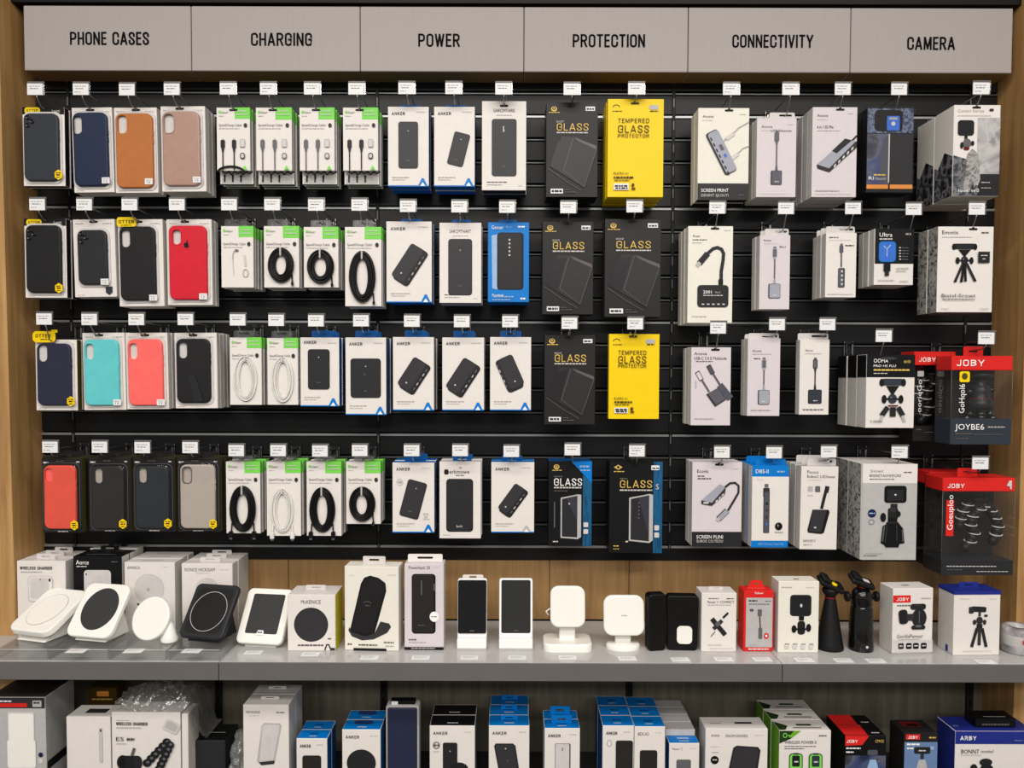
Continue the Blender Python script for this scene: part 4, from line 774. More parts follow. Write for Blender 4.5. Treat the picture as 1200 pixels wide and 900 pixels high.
hang((1098.5, 265.5, 1163.5, 366), 'the white camera tripod boxes, second row', 'white tripod box with black ball head tripod drawing, second row far right', (1145, 244), yF=-0.168, t=0.038, n=2, gap=0.003, L=0.18, m='white', side='rock', left='rocklight', art=k4, name='camera_accessory_package')

# ================================================================== THIRD ROW
def b1x(r, A):
    S = Art(A.r, A.W, A.H, -0.0112); S.rr(56, 395, 26.5, 13, 4.5, 'yellow'); S.rr(68, 388.5, 8, 3.5, 1.6, 'yellow'); S.txt('OTTER', 46, 396, 4, 'brown', w=18); S.gk(52, 63, 398.4, 'brown', 1); S.build('yellow_logo_tag', r)
boxed_case((42, 398, 90.5, 481), (46, 402.5, 85.5, 475), 'case_indigo', (53, 373), 'the indigo phone case, third row', 'dark indigo phone case with raised yellow clip on top, third row far left', hole=(53, 414, 11, 19.5), st_=[(85.5, 470, 'hex')], side='olive', extra=b1x, n=2, yF=-0.1)
boxed_case((97.5, 390, 147, 480.5), (101, 398, 141.5, 475), 'case_teal', (106, 373.5), 'the teal phone case, third row', 'turquoise teal phone case in white box, hanging in the third row', rot=0.6, hole=(108, 412, 9.5, 18.5), st_=[(139, 471.5)], n=3)
boxed_case((148, 390, 197, 479.5), (152, 397.5, 192.5, 475), 'case_coral', (161, 373.5), 'the coral phone case, third row', 'coral pink phone case in white box, hanging in the third row', rot=0.6, hole=(159, 411.5, 9.5, 18.5), st_=[(190, 471.5)], n=4)
boxed_case((205, 390, 254.5, 478.5), (208.5, 397, 248, 472), 'case_black', (218.5, 373.5), 'the black grip phone case, third row', 'black phone case with a grip strap printed on it, third row', rot=0.4, hole=(216.5, 410.5, 10, 18.5), n=4,
           extra=lambda r, A: MB().slab([A.p(*q) for q in ((223, 440), (231, 440), (240, 470), (229, 471))][::-1], -0.0115, -0.0085, 'pbdark', smooth=False).build('grip_strap', r))
coilpack((269.3, 395.5, 306.5, 474.5), (279.6, 374), 'white coil, left of its twin, third row', 'cable card with oval white coil, left one of the two in the third row', (288.5, 444, 13.8, 27), 'cablewhite', strands=4, band=5)
coilpack((313.3, 396, 349, 474.5), (324.7, 374.5), 'white coil, right of its twin, third row', 'cable card with oval white coil, right one of the two in the third row', (332, 445, 13.3, 27), 'cablewhite', strands=4, band=5, n=3)
pk_anker((352, 395.5, 397.5, 476), (371.3, 375), 'power bank box next to the white coils, third row', 'white power bank box with short upright power bank, next to white coils, third row', lambda A: pb(A, 373.8, 432.7, 25.5, 47, 0, 'charcoal'), wy=403, n=3, t=0.026)
pk_anker((405, 395.5, 452.5, 486), (424, 375), 'power bank box with a wide squarish bank, third row', 'taller white box with wide squarish black power bank, third row', lambda A: (pb(A, 428.7, 443, 35.5, 46, 0, 'charcoal', r=3.5), A.txt('A', 426.5, 440, 3, 'midgrey')), wy=405, n=3, t=0.026)
pk_anker((460.5, 395, 508.5, 481), (483.5, 375.5), 'left diagonal power bank box, third row', 'white box with diagonal black power bank, below the large diagonal one', lambda A: pbiso(A, 484, 439, 19, 40, 33), wy=404.5, n=3, t=0.028, side='greyside')
pk_anker((518.3, 395.5, 567.2, 481), (542, 376), 'right diagonal power bank box, third row', 'white box with diagonal greyish power bank, middle of third row', lambda A: pbiso(A, 541.5, 441, 19, 43, 33), wy=404.5, side='lightgrey')
pk_anker((574.3, 395, 622.3, 481), (598.5, 376), 'box with power bank leaning left, third row', 'white box whose dark power bank leans to the left, third row', lambda A: pbiso(A, 598, 436.5, 20, 40, -24, 3.5, -1), wy=404, n=1)
glass((637.8, 392.5, 697.4, 497.5), (668, 378), 'black glass box, third row', 'black glass protector box in third row, left of the yellow one', n=2)
yellowbox((713.5, 391.5, 772.5, 491), (745, 378.5), 'single yellow glass box, third row', 'thin bright yellow tempered glass protector box in the third row', yF=-0.10, t=0.02, n=1)
def n7(A):
    A.txt('Anova', 813, 416, 3.2, 'ink', w=15); A.txt('USB-C 5.0 E Multitude', 813, 421.5, 3.4, 'ink', w=38); A.gk(815, 835, 424, 'inkmid', 1); A.rect(814.5, 446, 816, 455, 'lightgrey')
    for (x, y, c) in ((818, 441, 'palegrey'), (831, 433.5, 'silverdark')):
        A.line([(x - 1.5, y - 5.5), (x + 4, y + 4.5)], 5.5, 'ink'); A.line([(x - 1, y - 4.5), (x + 3.5, y + 3.7)], 4.2, c); A.line([(x + 4, y + 4), (x + 13, y + 18)], 2.2, 'steel')
    A.line([(843, 451), (856, 467)], 8, 'silverdark'); A.face([(827.5, 462), (841, 454.5), (851, 468), (838, 476.5)], 'ink'); A.face([(829.5, 461.5), (841, 455), (850, 467.5), (839, 474)], 'steel'); A.gk(814, 837, 491, 'inklight', 1)
hang((809.8, 407, 856.2, 498.5), 'box with twin adapters, third row', 'lilac box with two tilted adapters side by side, third row', (842, 383.5), yF=-0.112, t=0.024, n=3, m='lilac', side='cream', art=n7, name='adapter_package')
hang((876, 396.5, 914, 487.5), 'left narrow adapter box, third row', 'narrow lilac box with a light square-ended adapter, left of two, third row', (911, 379.5), yF=-0.112, t=0.024, n=2, m='lilac', top='white', tab=(36, 'palegrey'), art=lambda A: (A.txt('Anova', 881, 412.5, 2.8, 'ink', w=11), A.gk(881, 904, 415.5, 'inklight', 1), A.gk(883, 891, 421, 'inkmid', 1.4), adapter(A, 895, 421, 474, 13.5, 17, 'silver'), A.gk(880, 903, 481, 'inklight', 1.1)), name='adapter_package')
hang((937, 398, 971.6, 486), 'right narrow adapter box, third row', 'narrow white box with a dark square-ended adapter, third row', (970, 379.5), yF=-0.112, t=0.024, n=1, m='white', tab=(36, 'palegrey'), art=lambda A: (A.txt('Anova', 943, 412, 2.8, 'ink', w=9), A.gk(943, 962, 415, 'inklight', 1), adapter(A, 955, 421, 473, 16, 16.5, 'slate', wire='ink'), A.gk(941, 965, 480.5, 'inkmid', 1.1)), name='adapter_package')
def k5(A):
    A.rect(1015, 415.5, 1071.5, 442, 'cartonjet'); A.txt('OOMA', 1023, 425, 4.6, 'purewhite', w=17); A.txt('PRO HS FLU', 1023, 430, 2.6, 'purewhite', w=26); A.gk(1023, 1066, 434.5, 'gold', 2); A.gk(1023, 1040, 438, 'inkpale', 1); A.txt('4KHD', 1058, 425.5, 3.4, 'gold', w=8)
    A.ell(1040, 420, 10, 1.6, 'glareblue', 16); ballhead(A, 1045.5, 443, 1.15, False, 'slate', 22); A.rect(1040, 474.5, 1052, 476, 'reddark')
    A.line([(1040, 477), (1033, 487)], 6, 'pbdark'); A.line([(1046, 477), (1046, 488)], 7, 'pbdark'); A.line([(1052, 477), (1058, 487)], 6, 'pbdark'); A.line([(1034, 487), (1031, 494)], 3, 'lightgrey'); A.line([(1057, 487), (1060, 494)], 3, 'lightgrey'); A.txt('F HBER11', 1020, 495, 2.6, 'inkmid', w=14)
hang((1015, 415.5, 1071.5, 501.5), 'the black and white ball head boxes, third row', 'black and white box with ball head picture, front of three, third row', (1036, 393), yF=-0.160, t=0.044, n=3, gap=0.004, L=0.175, m='white', side='paperside', top='cartonjet', art=k5, name='camera_accessory_package',
     extra=lambda r, A: [MB().box(-A.W / 2 - 0.0008, -A.W / 2 + 0.0002, 0.001, 0.043, A.H * 0.69, A.H - 0.0006, 'cartonjet', bev=0).build('black_side_band', r)])
for o in [o for o in bpy.data.objects if o.get('label', '').endswith('the black and white ball head boxes, third row') and o.get('category') == 'package']:
    MB().box(-o.children[0].dimensions.x / 2 - 0.0008, -o.children[0].dimensions.x / 2 + 0.0002, 0.001, 0.043, o.children[0].dimensions.z * 0.69, o.children[0].dimensions.z, 'cartonjet', bev=0).build('black_side_band', o)

def joby(rect, tagp, short, desc, t, yF, L, vert, low, art2=None, pod=True, hook_=True, hh=17, name='tripod_blister_package', vred=False):
    """red header, clear plastic box over a dark backing, tripod inside"""
    x0, y0, x1, y1 = rect; xm, ym = (x0 + x1) / 2, (y0 + y1) / 2; W = at(x1, ym, yF).x - at(x0, ym, yF).x; zb = at(xm, y1, yF).z; H = at(xm, y0, yF).z - zb; Xc = at(xm, ym, yF).x
    if hook_: T = hook(tagp[0], tagp[1], L, short)
    r = thing(name, desc, 'package', (Xc, yF, zb), None, 'red-topped flexible tripod packages at the right edge')
    A = Art(rect, W, H, -0.0006); hhz = hh * A.kz; lz = (low[0]) * A.kz
    MB().box(-W / 2, W / 2, t - 0.002, t, 0, H, 'cartonblack').build('backing_card', r)
    MB().box(-W / 2, W / 2, 0, t - 0.0022, H - hhz, H, 'red', bev=0.0012).build('red_header', r)
    MB().box(-W / 2, W / 2, 0, t - 0.0022, 0, lz, low[1]).build('base_band', r)
    MB().box(-W / 2, W / 2, 0.0, 0.0008, lz + 0.0003, H - hhz - 0.0003, 'clear', bev=0).box(-W / 2, -W / 2 + 0.0008, 0.001, t - 0.003, lz + 0.0003, H - hhz - 0.0003, 'clear', bev=0).box(W / 2 - 0.0008, W / 2, 0.001, t - 0.003, lz + 0.0003, H - hhz - 0.0003, 'clear', bev=0).build('clear_window', r)
    E_ = MB()
    for sx_ in (-1, 1): E_.tube([(sx_ * W / 2, 0, lz), (sx_ * W / 2, 0, H - hhz)], 0.0006, 'midgrey', 5)
    E_.build('window_edge', r)
    if hook_:
        hx, hz_ = T.x - Xc, T.z - zb; tz = max(hz_ + 0.008, H + 0.012); MB().slab(rr(0.042, tz - H + 0.004, 0.003, 3, min(max(hx, -0.02), 0.02), (H + tz) / 2 - 0.002), t * 0.35, t * 0.35 + 0.0012, 'red', hole=rr(0.02, 0.004, 0.0018, 3, min(max(hx, -0.02), 0.02), (H + tz) / 2)).build('hang_tab', r)
    if pod is not None:
        cx = W * 0.12; cy = t * 0.5; zt = H - hhz - 0.012
        if pod == 'ball':
            P = MB().lathe([(0.0005, 0), (0.024, 0), (0.026, -0.004), (0.024, -0.008), (0.012, -0.012), (0.010, -0.022), (0.018, -0.028), (0.021, -0.040), (0.018, -0.052), (0.024, -0.058), (0.027, -0.070), (0.022, -0.078), (0.0005, -0.08)][::-1], 'soft', 20, (cx, cy, zt + 0.006)).ball((cx - 0.026, cy - 0.004, zt - 0.034), 0.009, 'shiny', 12).ball((cx + 0.02, cy - 0.008, zt - 0.03), 0.006, 'shiny', 12)
            P.build('ball_head', r); MB().lathe([(0.0195, -0.053), (0.0215, -0.056), (0.0195, -0.059)][::-1], 'reddark', 20, (cx, cy, zt + 0.006)).build('red_collar', r)
            for sg, nb in ((-1, 4), (1, 4), (0, 4)):
                G = MB()
                for q in range(nb): G.ball((cx + sg * (0.014 + q * 0.007), cy - 0.004 * (sg == 0), zt - 0.072 - q * 0.010 if sg else zt - 0.074 - q * 0.008), 0.010, 'shiny', 12)
                G.build('flexible_leg', r)
        else:
            MB().lathe([(0.0005, 0), (0.018, 0), (0.019, -0.004), (0.014, -0.010), (0.019, -0.020), (0.016, -0.030), (0.0005, -0.034)][::-1], 'rubber', 18, (cx, cy, zt - 0.005)).build('ball_head', r)
            for k, (path) in enumerate((((0.0, -0.03), (-0.016, -0.045), (-0.020, -0.064), (-0.012, -0.082), (-0.020, -0.100), (-0.030, -0.112)), ((0.012, -0.024), (0.026, -0.034), (0.036, -0.050), (0.042, -0.068), (0.038, -0.086), (0.032, -0.098)), ((-0.020, -0.022), (-0.030, -0.036), (-0.034, -0.052), (-0.038, -0.066)))):
                G = MB(); R_ = MB()
                pts = []
                for (a, b), (c, d) in zip(path, path[1:]): pts += [(a, b), ((a + c) / 2, (b + d) / 2)]
                pts.append(path[-1])
                for q, (a, b) in enumerate(pts):
                    G.ball((cx + a, cy - 0.012 + 0.005 * k, zt + b), 0.0115, 'rubber', 14)
                    if q % 2 == 0 and q < len(pts) - 1: R_.tube([(cx + a + 0.0118 * math.cos(u), cy - 0.012 + 0.005 * k - 0.0105 * math.sin(u), zt + b - 0.002 * math.sin(u) + 0.002) for u in [math.pi * 2 * j / 16 for j in range(16)]], 0.0014, 'palegrey', 5, True)
                lg = G.build('flexible_leg', r); R_.build('leg_ring', lg)
    A.txt('JOBY', x0 + 5, y0 + 12.0, 7.4 if pod == 'ball' else 5.2, 'purewhite', w=(33 if pod == 'ball' else 20))
    for i_, q in enumerate(vert[1]): pass
    if vred: A.rect(vert[2] - 8, y0 + hh + 10, vert[2] + 1, y0 + hh + 52, 'red')
    A.txt(vert[0], vert[2], vert[3], vert[1][0], 'purewhite', w=vert[1][1], vert=True)
    if art2: art2(A)
    A.build('printed_front', r); return r
def k6a(A):
    A.rr(1129.5, 441.5, 12, 12.5, 2, 'yellow'); A.ell(1129.5, 441, 3.5, 4, 'olive', 12); A.txt('JOYBE6', 1119.5, 503.5, 6.6, 'purewhite', w=34); A.gk(1158, 1178, 501, 'inklight', 1.4); A.gk(1120, 1140, 509, 'inkmid', 1.6); A.gk(1142, 1175, 509.5, 'inkmid', 1); A.gk(1120, 1136, 514.5, 'inkmid', 1)
joby((1114.5, 417, 1186, 521), (1156, 395.5), 'the front red-topped ball head tripod pack, third row', 'red-topped clear pack with a ball head tripod and yellow badge, third row right', 0.062, -0.172, 0.195, ('GoHqol6', (6.5, 34), 1130, 484), (30, 'slate'), k6a, 'ball')
joby((1070.5, 412, 1119, 517), None, '', 'half-hidden red-topped tripod pack behind the one with yellow badge', 0.062, -0.088, 0.1, ('ooriqGo', (5, 38), 1079.5, 483), (18, 'cartonblack'), lambda A: (A.rr(1078, 438, 7.5, 6.5, 1, 'lightgrey'), A.gk(1074, 1080, 504, 'inkmid', 1.4), A.gk(1084, 1100, 507, 'inkmid', 1)), 'pod', hook_=False, hh=16)

# ================================================================== BOTTOM ROW
def darkcase(rect, cb, mat, tagp, short, desc, hole, stk, **k):
    def art(A):
        x0, y0, x1, y1 = rect; A.gk(x0 + 2, x0 + 8, y0 + 6, 'palegrey', 1.8); A.gk(x0 + 17, x0 + 26, y0 + 4, 'inkmid', 1.2); A.gk(x1 - 7, x1 - 3, y0 + 5, 'inkpale', 1.4); A.gk(x0 + 18, x0 + 30, y1 - 0.7, 'inkpale', 1.2)
    def ex(r, A):
        x0, y0, x1, y1 = cb; cx, cz = A.p((x0 + x1) / 2, (y0 + y1) / 2); w, h = (x1 - x0 + 5.5) * A.k, (y1 - y0 + 4.5) * A.kz
        MB().slab(rr(w, h, 7 * A.k, 6, cx, cz), -0.0018, -0.0006, 'cartonblack').build('inner_tray', r)
        hx_, hz2 = A.p(hole[0], hole[1]); MB().slab(rr((hole[2] + 1) * A.k, (hole[3] + 1) * A.kz, 4 * A.k, 4, hx_, hz2), -0.0030, -0.0019, k.get('tray', 'glassdark')).build('cutout_backing', r)
        case(r, A, cb, mat, hole, rad=7, hm=k.get('hm'))
        MB().slab(rr(w, h, 7 * A.k, 6, cx, cz), -0.0130, -0.0008, 'clear', bev=0.004, side='clear', inset=rr(w - 0.008, h - 0.008, 7 * A.k - 0.003, 6, cx, cz), back=False).build('clear_blister', r)
        E_ = MB().tube([(x, -0.0012, z) for x, z in rr(w + 0.001, h + 0.001, 7 * A.k, 6, cx, cz)], 0.0006, 'midgrey', 5, True); E_.build('blister_rim', r)
        sticker(r, A, stk[0], stk[1], 'hex', -0.0134)
    return hang(rect, short, desc, tagp, yF=-0.106, t=0.014, n=3, gap=0.010, m='cartonblack', side='olive', left='cartonjet', art=art, extra=ex, name='phone_case_package', tab=(26, 'cartonblack'))
darkcase((49.5, 537, 97, 624), (54, 545, 91, 619), 'case_orange', (60, 523), 'the orange red phone case, bottom row', 'orange red phone case in dark blister pack, bottom row far left', (60, 556, 9.5, 16), (90.5, 614), tray='case_coral')
darkcase((104.5, 536.5, 153.5, 623), (110, 546, 147, 618.5), 'case_brownblack', (118, 523), 'the scuffed black phone case, bottom row', 'black phone case in dark blister pack, bottom row beside the orange one', (118, 557, 9.5, 17.5), (147, 612.5), tray='greige')
darkcase((156.5, 536.5, 205, 623), (161, 546, 199.5, 618), 'case_petrol', (168, 523.5), 'the blue-grey phone case, bottom row', 'blue-grey phone case in dark blister pack, bottom row, third from left', (169.5, 556.5, 9.5, 17.5), (199.5, 612), tray='greige')
darkcase((208, 536.5, 258, 623), (213, 544, 253.5, 618.5), 'greige', (224, 523.5), 'the beige phone case, bottom row', 'pale beige phone case in dark blister pack, bottom row', (221.5, 556, 10, 18.5), (252, 612.5), tray='greige', hm='inkmid')
coilpack((265, 541, 305, 625), (278, 527), 'tall black coil beside the beige phone case, bottom row', 'cable card with tall black coil and two plugs, beside the beige phone case', (285, 596, 15.5, 27), 'cableblack', ends='bb')
coilpack((312.5, 541, 352.5, 628), (327, 527), 'white coil, bottom row', 'cable card with tall white coil, the only white one in bottom row', (331.5, 598, 13.5, 26.5), 'cablewhite', strands=4, band=5, ends='bb')
coilpack((359.3, 541, 400, 628), (376, 527.5), 'tall black coil right of the white coil, bottom row', 'cable card with tall black coil and two plugs, right of the white coil', (378, 597, 15, 26.5), 'cableblack', ends='bb')
coilpack((405.5, 541, 446, 614), (422.5, 527), 'short black coil, bottom row', 'shorter cable card with a small black coil, bottom row', (424.6, 590.5, 15.3, 20.5), 'cableblack', ends='b')
def w12(A): pb(A, 484.3, 585, 23, 44, 15); A.ring(468.5, 564.5, 3.8, 4, 0.7, 'inkpale'); A.gk(466.5, 471, 565.5, 'inklight', 2); A.gk(496, 502, 602, 'inklight', 1); A.gk(495.5, 503, 608, 'inkpale', 1); A.rr(499, 604, 3, 4, 1, 'inkpale')
pk_anker((460, 542, 509, 624), (483.3, 527), 'tilted power bank box, bottom row', 'white box with grey power bank tilted right and round mark, bottom row', w12, wy=551.5, n=2)
hang((515, 541, 563.5, 631), 'wide black power bank box, bottom row', 'white box with big black power bank and bold black heading, bottom row', (540, 527), yF=-0.10, t=0.03, n=2, tab=(22, 'bluedark'), side='paperside', name='power_bank_package',
     art=lambda A: (A.rr(523, 553, 5, 6, 1.5, 'cartonjet'), A.txt('Sperkmowe', 521, 555, 4.6, 'ink', w=29), A.gk(534, 545, 557.5, 'inkmid', 1), A.ell(539.5, 548, 1.8, 1.5, 'inklight', 10), pb(A, 538.7, 592, 31.5, 62, 0, 'charcoal', 'black', r=4, glow=False), A.txt('bolt', 535, 618, 3, 'inkpale', w=7), A.gk(519, 528, 627, 'inkpale', 0.8)))
pk_anker((575.7, 541.5, 626, 624), (600, 528), 'box with diagonal power bank, bottom row', 'white box with small diagonal black power bank and faint mark, bottom row', lambda A: (pbiso(A, 600, 585, 15, 38, 36, 4), logoA(A, 612, 615.5, 622, 623, 'lightgrey')), wy=551.5, n=2, tri=False)
def g7(A):
    A.face([(669, 540.5), (693.3, 540.5), (693.3, 566)], 'blue'); A.face([(693.3, 566), (693.3, 639.5), (683, 639.5), (683, 556)], 'bluestrip'); A.gk(679, 690, 547.5, 'paleblue', 2); A.gk(680, 691, 551.5, 'paleblue', 1.4)
    A.ell(652, 547, 3.4, 2.8, 'gold', 14); A.ell(652, 546.6, 2.1, 1.6, 'cartonjet', 12); A.ell(652, 546.6, 1, 1, 'gold', 8); A.gk(647, 658, 551.5, 'gold', 1); A.gk(649, 659, 559, 'inkmid', 1.4); A.txt('GLASS', 649, 569, 8.6, 'purewhite', w=33)
    A.gk(649, 681, 572, 'inkpale', 1.6); A.gk(649, 665, 575.5, 'inkmid', 1); A.face([(657, 583), (677, 579), (681, 579.5), (681, 629), (677, 631.5), (657, 630)], 'lightgrey'); A.face([(658.5, 584.5), (676.5, 580.5), (676.5, 629.5), (658.5, 628.5)], 'charcoal'); A.face([(664, 583.2), (676.5, 580.5), (676.5, 612)], 'glareblue')
    A.ell(667, 590, 0.9, 1.2, 'inkpale', 8); A.rect(649, 588, 650.5, 618, 'inkmid'); A.rr(686.5, 614.5, 5.5, 5.5, 1, 'palegrey'); A.rr(686.5, 622.5, 5.5, 5.5, 1, 'palegrey'); A.gk(648, 654, 635, 'inkpale', 1.4)
hang((642.8, 540.5, 693.3, 640), 'black box with blue corner, bottom row', 'black glass box with blue corner triangle and white lettering, bottom row', (671.5, 526), yF=-0.105, t=0.03, n=2, m='cartonjet', side='cartonjet', top='bluedark', art=g7, name='screen_protector_package', noslot=True)
def g8(A):
    A.rect(765.5, 541, 776, 648, 'bluestrip'); A.rr(767.5, 548, 9.5, 5.5, 0.8, 'label'); A.gk(764, 772, 549.5, 'ink', 1.6)
    A.face([(719, 547.5), (724, 544.5), (729, 547.5), (724, 550.5)], 'gold'); A.ell(724, 547.4, 1.6, 1.6, 'cartonjet', 10); A.gk(719, 732, 553, 'gold', 1); A.gk(726, 735, 561.5, 'inkmid', 1.4); A.txt('GLASS', 726, 571.5, 8.8, 'gold', w=38); A.gk(726, 764, 575, 'inkpale', 1.6)
    A.face([(737, 583), (761, 578.5), (765, 579.5), (765, 633), (761, 636), (737, 633.5)], 'lightgrey'); A.face([(739, 584.5), (760.5, 580), (760.5, 634), (739, 632)], 'charcoal'); A.face([(748, 582.6), (760.5, 580), (760.5, 628)], 'glareblue')
    for q in range(5): A.ell(748.5, 589 + q * 4.4, 0.9, 1, 'midgrey', 8)
    A.rr(769.5, 618, 5.5, 6, 1, 'palegrey'); A.rr(769.5, 626.5, 5.5, 6, 1, 'palegrey'); A.txt('S', 768, 573, 6, 'palegrey', w=3.5); A.gk(719, 725, 640, 'gold', 1.2); A.txt('uv', 719, 643.5, 2, 'gold', w=7); A.gk(733, 737, 635, 'inkpale', 1.6)
hang((714, 541, 776.2, 648), 'large black box with blue edge, bottom row', 'large black glass box with gold lettering and patterned blue edge, bottom row', (747, 527.5), yF=-0.105, t=0.03, n=2, m='cartonjet', side='cartonjet', art=g8, name='screen_protector_package')
def n10(A):
    A.txt('Ecovis', 816.5, 554, 3.8, 'ink', w=13); A.gk(817, 825, 558.5, 'inkmid', 1.3); A.gk(817, 833, 561.5, 'inkmid', 1.4); A.gk(857, 865, 549.5, 'inkpale', 1)
    A.rect(811, 623, 869.3, 640, 'pbdark'); A.txt('SCREEN PLINI', 816.5, 631, 4, 'purewhite', w=31); A.txt('SUROE CO:TEOU', 816.5, 635.5, 3, 'inkpale', w=31)
    A.line([(849, 571), (855, 566), (861, 565.5), (865, 569), (865, 577), (860, 586), (853, 598)], 2.6, 'ink'); A.line([(852, 598), (842, 608)], 7, 'ink'); A.line([(852, 598.5), (843, 607.5)], 5.5, 'silver'); A.line([(843, 607), (840, 610)], 4, 'lightgrey')
    A.face([(821.5, 586.5), (843, 567.5), (850, 571), (849, 579), (834, 592.5), (822, 590.5)], 'ink'); A.face([(822, 586), (843, 567.7), (849.5, 571), (834, 589)], 'silver'); A.rect(824, 588, 830, 590, 'palegrey')
    for q in range(3): A.face([(838 + q * 3.6, 587 - q * 3.6), (840.5 + q * 3.6, 584.5 - q * 3.6), (840.5 + q * 3.6, 586.5 - q * 3.6), (838 + q * 3.6, 589 - q * 3.6)], 'palegrey')
hang((811, 541.5, 869.3, 640), 'black-banded hub box, bottom row', 'lilac hub box with black base band and curled cable, bottom row', (846.5, 529), yF=-0.112, t=0.03, n=2, m='lilac', side='paperside', bottom='cartonjet', top='lilac', art=n10, name='adapter_package')
def n11(A):
    A.rect(881, 558.5, 924, 633.5, 'white'); A.txt('DBS-II', 885, 554.5, 4.4, 'purewhite', w=15); A.gk(910, 919, 553.5, 'paleblue', 1.8); A.txt('DBS Wireless Tool Hdr', 889, 638.5, 2.4, 'paleblue', w=30); A.gk(886, 894, 562.5, 'inkpale', 1)
    A.rect(895.5, 567, 900, 571, 'midgrey'); A.rr(897.7, 577, 7.6, 11, 1.5, 'ink'); A.rr(898, 600, 7.2, 49, 1.5, 'ink'); A.rr(898, 600, 5.8, 47.5, 1.2, 'silverdark')
    for q, c in enumerate(('black', 'ink', 'ink', 'hubblue')): A.rr(898.3, 590 + q * 8, 2.2, 3, 0.5, c)
    A.ell(912.5, 616.5, 4.4, 4.6, 'cartonjet', 18); A.txt('1', 911.5, 617, 3, 'purewhite'); A.gk(908, 918, 624, 'inklight', 1.6)
hang((881, 545.5, 924, 641.5), 'tall blue and white dongle box, bottom row', 'tall blue box with white middle and long grey dongle, bottom row', (907.5, 529.5), yF=-0.125, t=0.030, n=3, m='blue', side='paperside', top='blue', bottom='blue', tab=(36, 'blue'), art=n11, name='adapter_package')
def n12(A):
    A.txt('Pocco', 945, 555, 3.6, 'ink', w=13); A.txt('RobotC L4Diower', 945, 560, 3.2, 'ink', w=33); A.gk(946, 962, 563, 'inkpale', 1); A.rr(949, 573, 6, 6, 1, 'lightgrey'); A.rr(957.5, 573, 6, 7, 1, 'midgrey'); A.gk(946, 952, 581, 'inklight', 1)
    A.line([(968.5, 569.5), (966, 580), (962.5, 596)], 3.6, 'pbdark'); A.line([(968.8, 569.5), (967.5, 577)], 5, 'pbdark'); A.face([(952, 597), (971, 597), (972, 600), (966, 624), (963, 625.5), (947.5, 624), (946.5, 621)], 'black'); A.face([(952.5, 597.5), (968.5, 597.5), (962.5, 623.5), (948, 622.5)], 'pbgrey'); A.ell(955.5, 618, 1.6, 1, 'inkpale', 8); A.txt('INNVURT II', 942, 635, 2.8, 'inkmid', w=14); A.gk(942, 952, 638.5, 'inklight', 1)
hang((938, 546.5, 981.5, 644), 'white box with black flat hub, bottom row', 'white box with black flat hub on a short lead, bottom row', (971.5, 528.5), yF=-0.125, t=0.030, n=3, m='white', side='paperside', top='lightgrey', tab=(34, 'palegrey'), art=n12, name='adapter_package', rot=-0.5)
def k7(A):
    A.rect(1010, 543.5, 1074, 566, 'white'); A.rect(1010, 566, 1074, 656, 'lightgrey'); A.txt('Smreut', 1019, 553.5, 3.2, 'ink', w=15); A.txt('BRERETA0VEIEGRE', 1018, 559, 3.2, 'ink', w=37); A.gk(1018, 1048, 562, 'inkmid', 1); A.gk(1058, 1068, 554, 'inkmid', 1.3)
    A.ell(1021.5, 601.5, 5, 5, 'navybox', 18); A.gk(1018, 1025, 602, 'paleblue', 1.4); A.ring(1021, 611.5, 3.4, 3.2, 0.6, 'inkmid')
    A.rr(1048.5, 579, 26, 20, 3.5, 'cartonjet'); A.rr(1048.5, 580, 19, 13, 1.5, 'pbdark'); A.ell(1048.5, 579.5, 1.4, 1, 'palegrey', 8); A.rect(1043, 590, 1051, 597, 'pbdark'); A.rr(1046, 601.5, 12, 13, 2.5, 'soft'); A.ell(1034.5, 606, 3.4, 5.5, 'black', 12); A.ell(1052, 602, 3, 3.6, 'black', 12)
    A.rect(1040, 606, 1051, 614, 'cartonjet'); A.rr(1045.5, 614, 15, 6, 2, 'pbdark'); A.face([(1034, 616), (1040, 613), (1053, 613), (1058, 619), (1060, 636), (1054, 637), (1053, 641), (1038, 641), (1036, 638), (1032, 636)], 'cartonjet'); A.line([(1036, 616), (1034, 634)], 1.4, 'midgrey'); A.line([(1057, 620), (1058, 634)], 1.2, 'midgrey'); A.rr(1045.5, 597, 7, 6, 1.5, 'ink'); A.line([(1039, 615), (1037, 636)], 1.2, 'pbgrey'); A.line([(1050, 615), (1051, 634)], 1.2, 'pbgrey'); A.gk(1012, 1028, 651, 'inkmid', 0.8); A.gk(1014, 1034, 648, 'inklight', 0.8)
hang((1008.5, 543.5, 1072, 656), 'grey camera mount box, bottom row', 'tall grey and white box showing a black camera on a mount, bottom row', (1054.5, 529), yF=-0.17, t=0.062, n=2, gap=0.004, L=0.18, m='lightgrey', side='rocklight', left='rocklight', top='white', art=k7, name='camera_accessory_package')
joby((1104, 560, 1188.5, 674), (1149, 542), 'the large red-topped flexible tripod pack, bottom row', 'large red-topped clear pack with black flexible tripod and pale rings, bottom row', 0.072, -0.185, 0.205, ('Goeuploo', (6.5, 41), 1116, 621), (17, 'charcoal'),
     lambda A: (A.face([(1178, 569), (1181, 563), (1184, 563), (1184, 573), (1182, 573), (1182, 570)], 'palegrey'), A.gk(1110, 1168, 664, 'inkpale', 1), A.gk(1110, 1128, 668, 'inkmid', 1), A.gk(1145, 1182, 670, 'inklight', 1)), 'pod', hh=16, vred=True)
joby((1088, 553, 1142, 664), None, '', 'red-topped tripod pack mostly hidden behind the largest red-topped one', 0.066, -0.098, 0.1, ('ooiGo', (4, 28), 1099, 596), (14, 'cartonblack'), None, None, hook_=False, hh=15, vred=True)

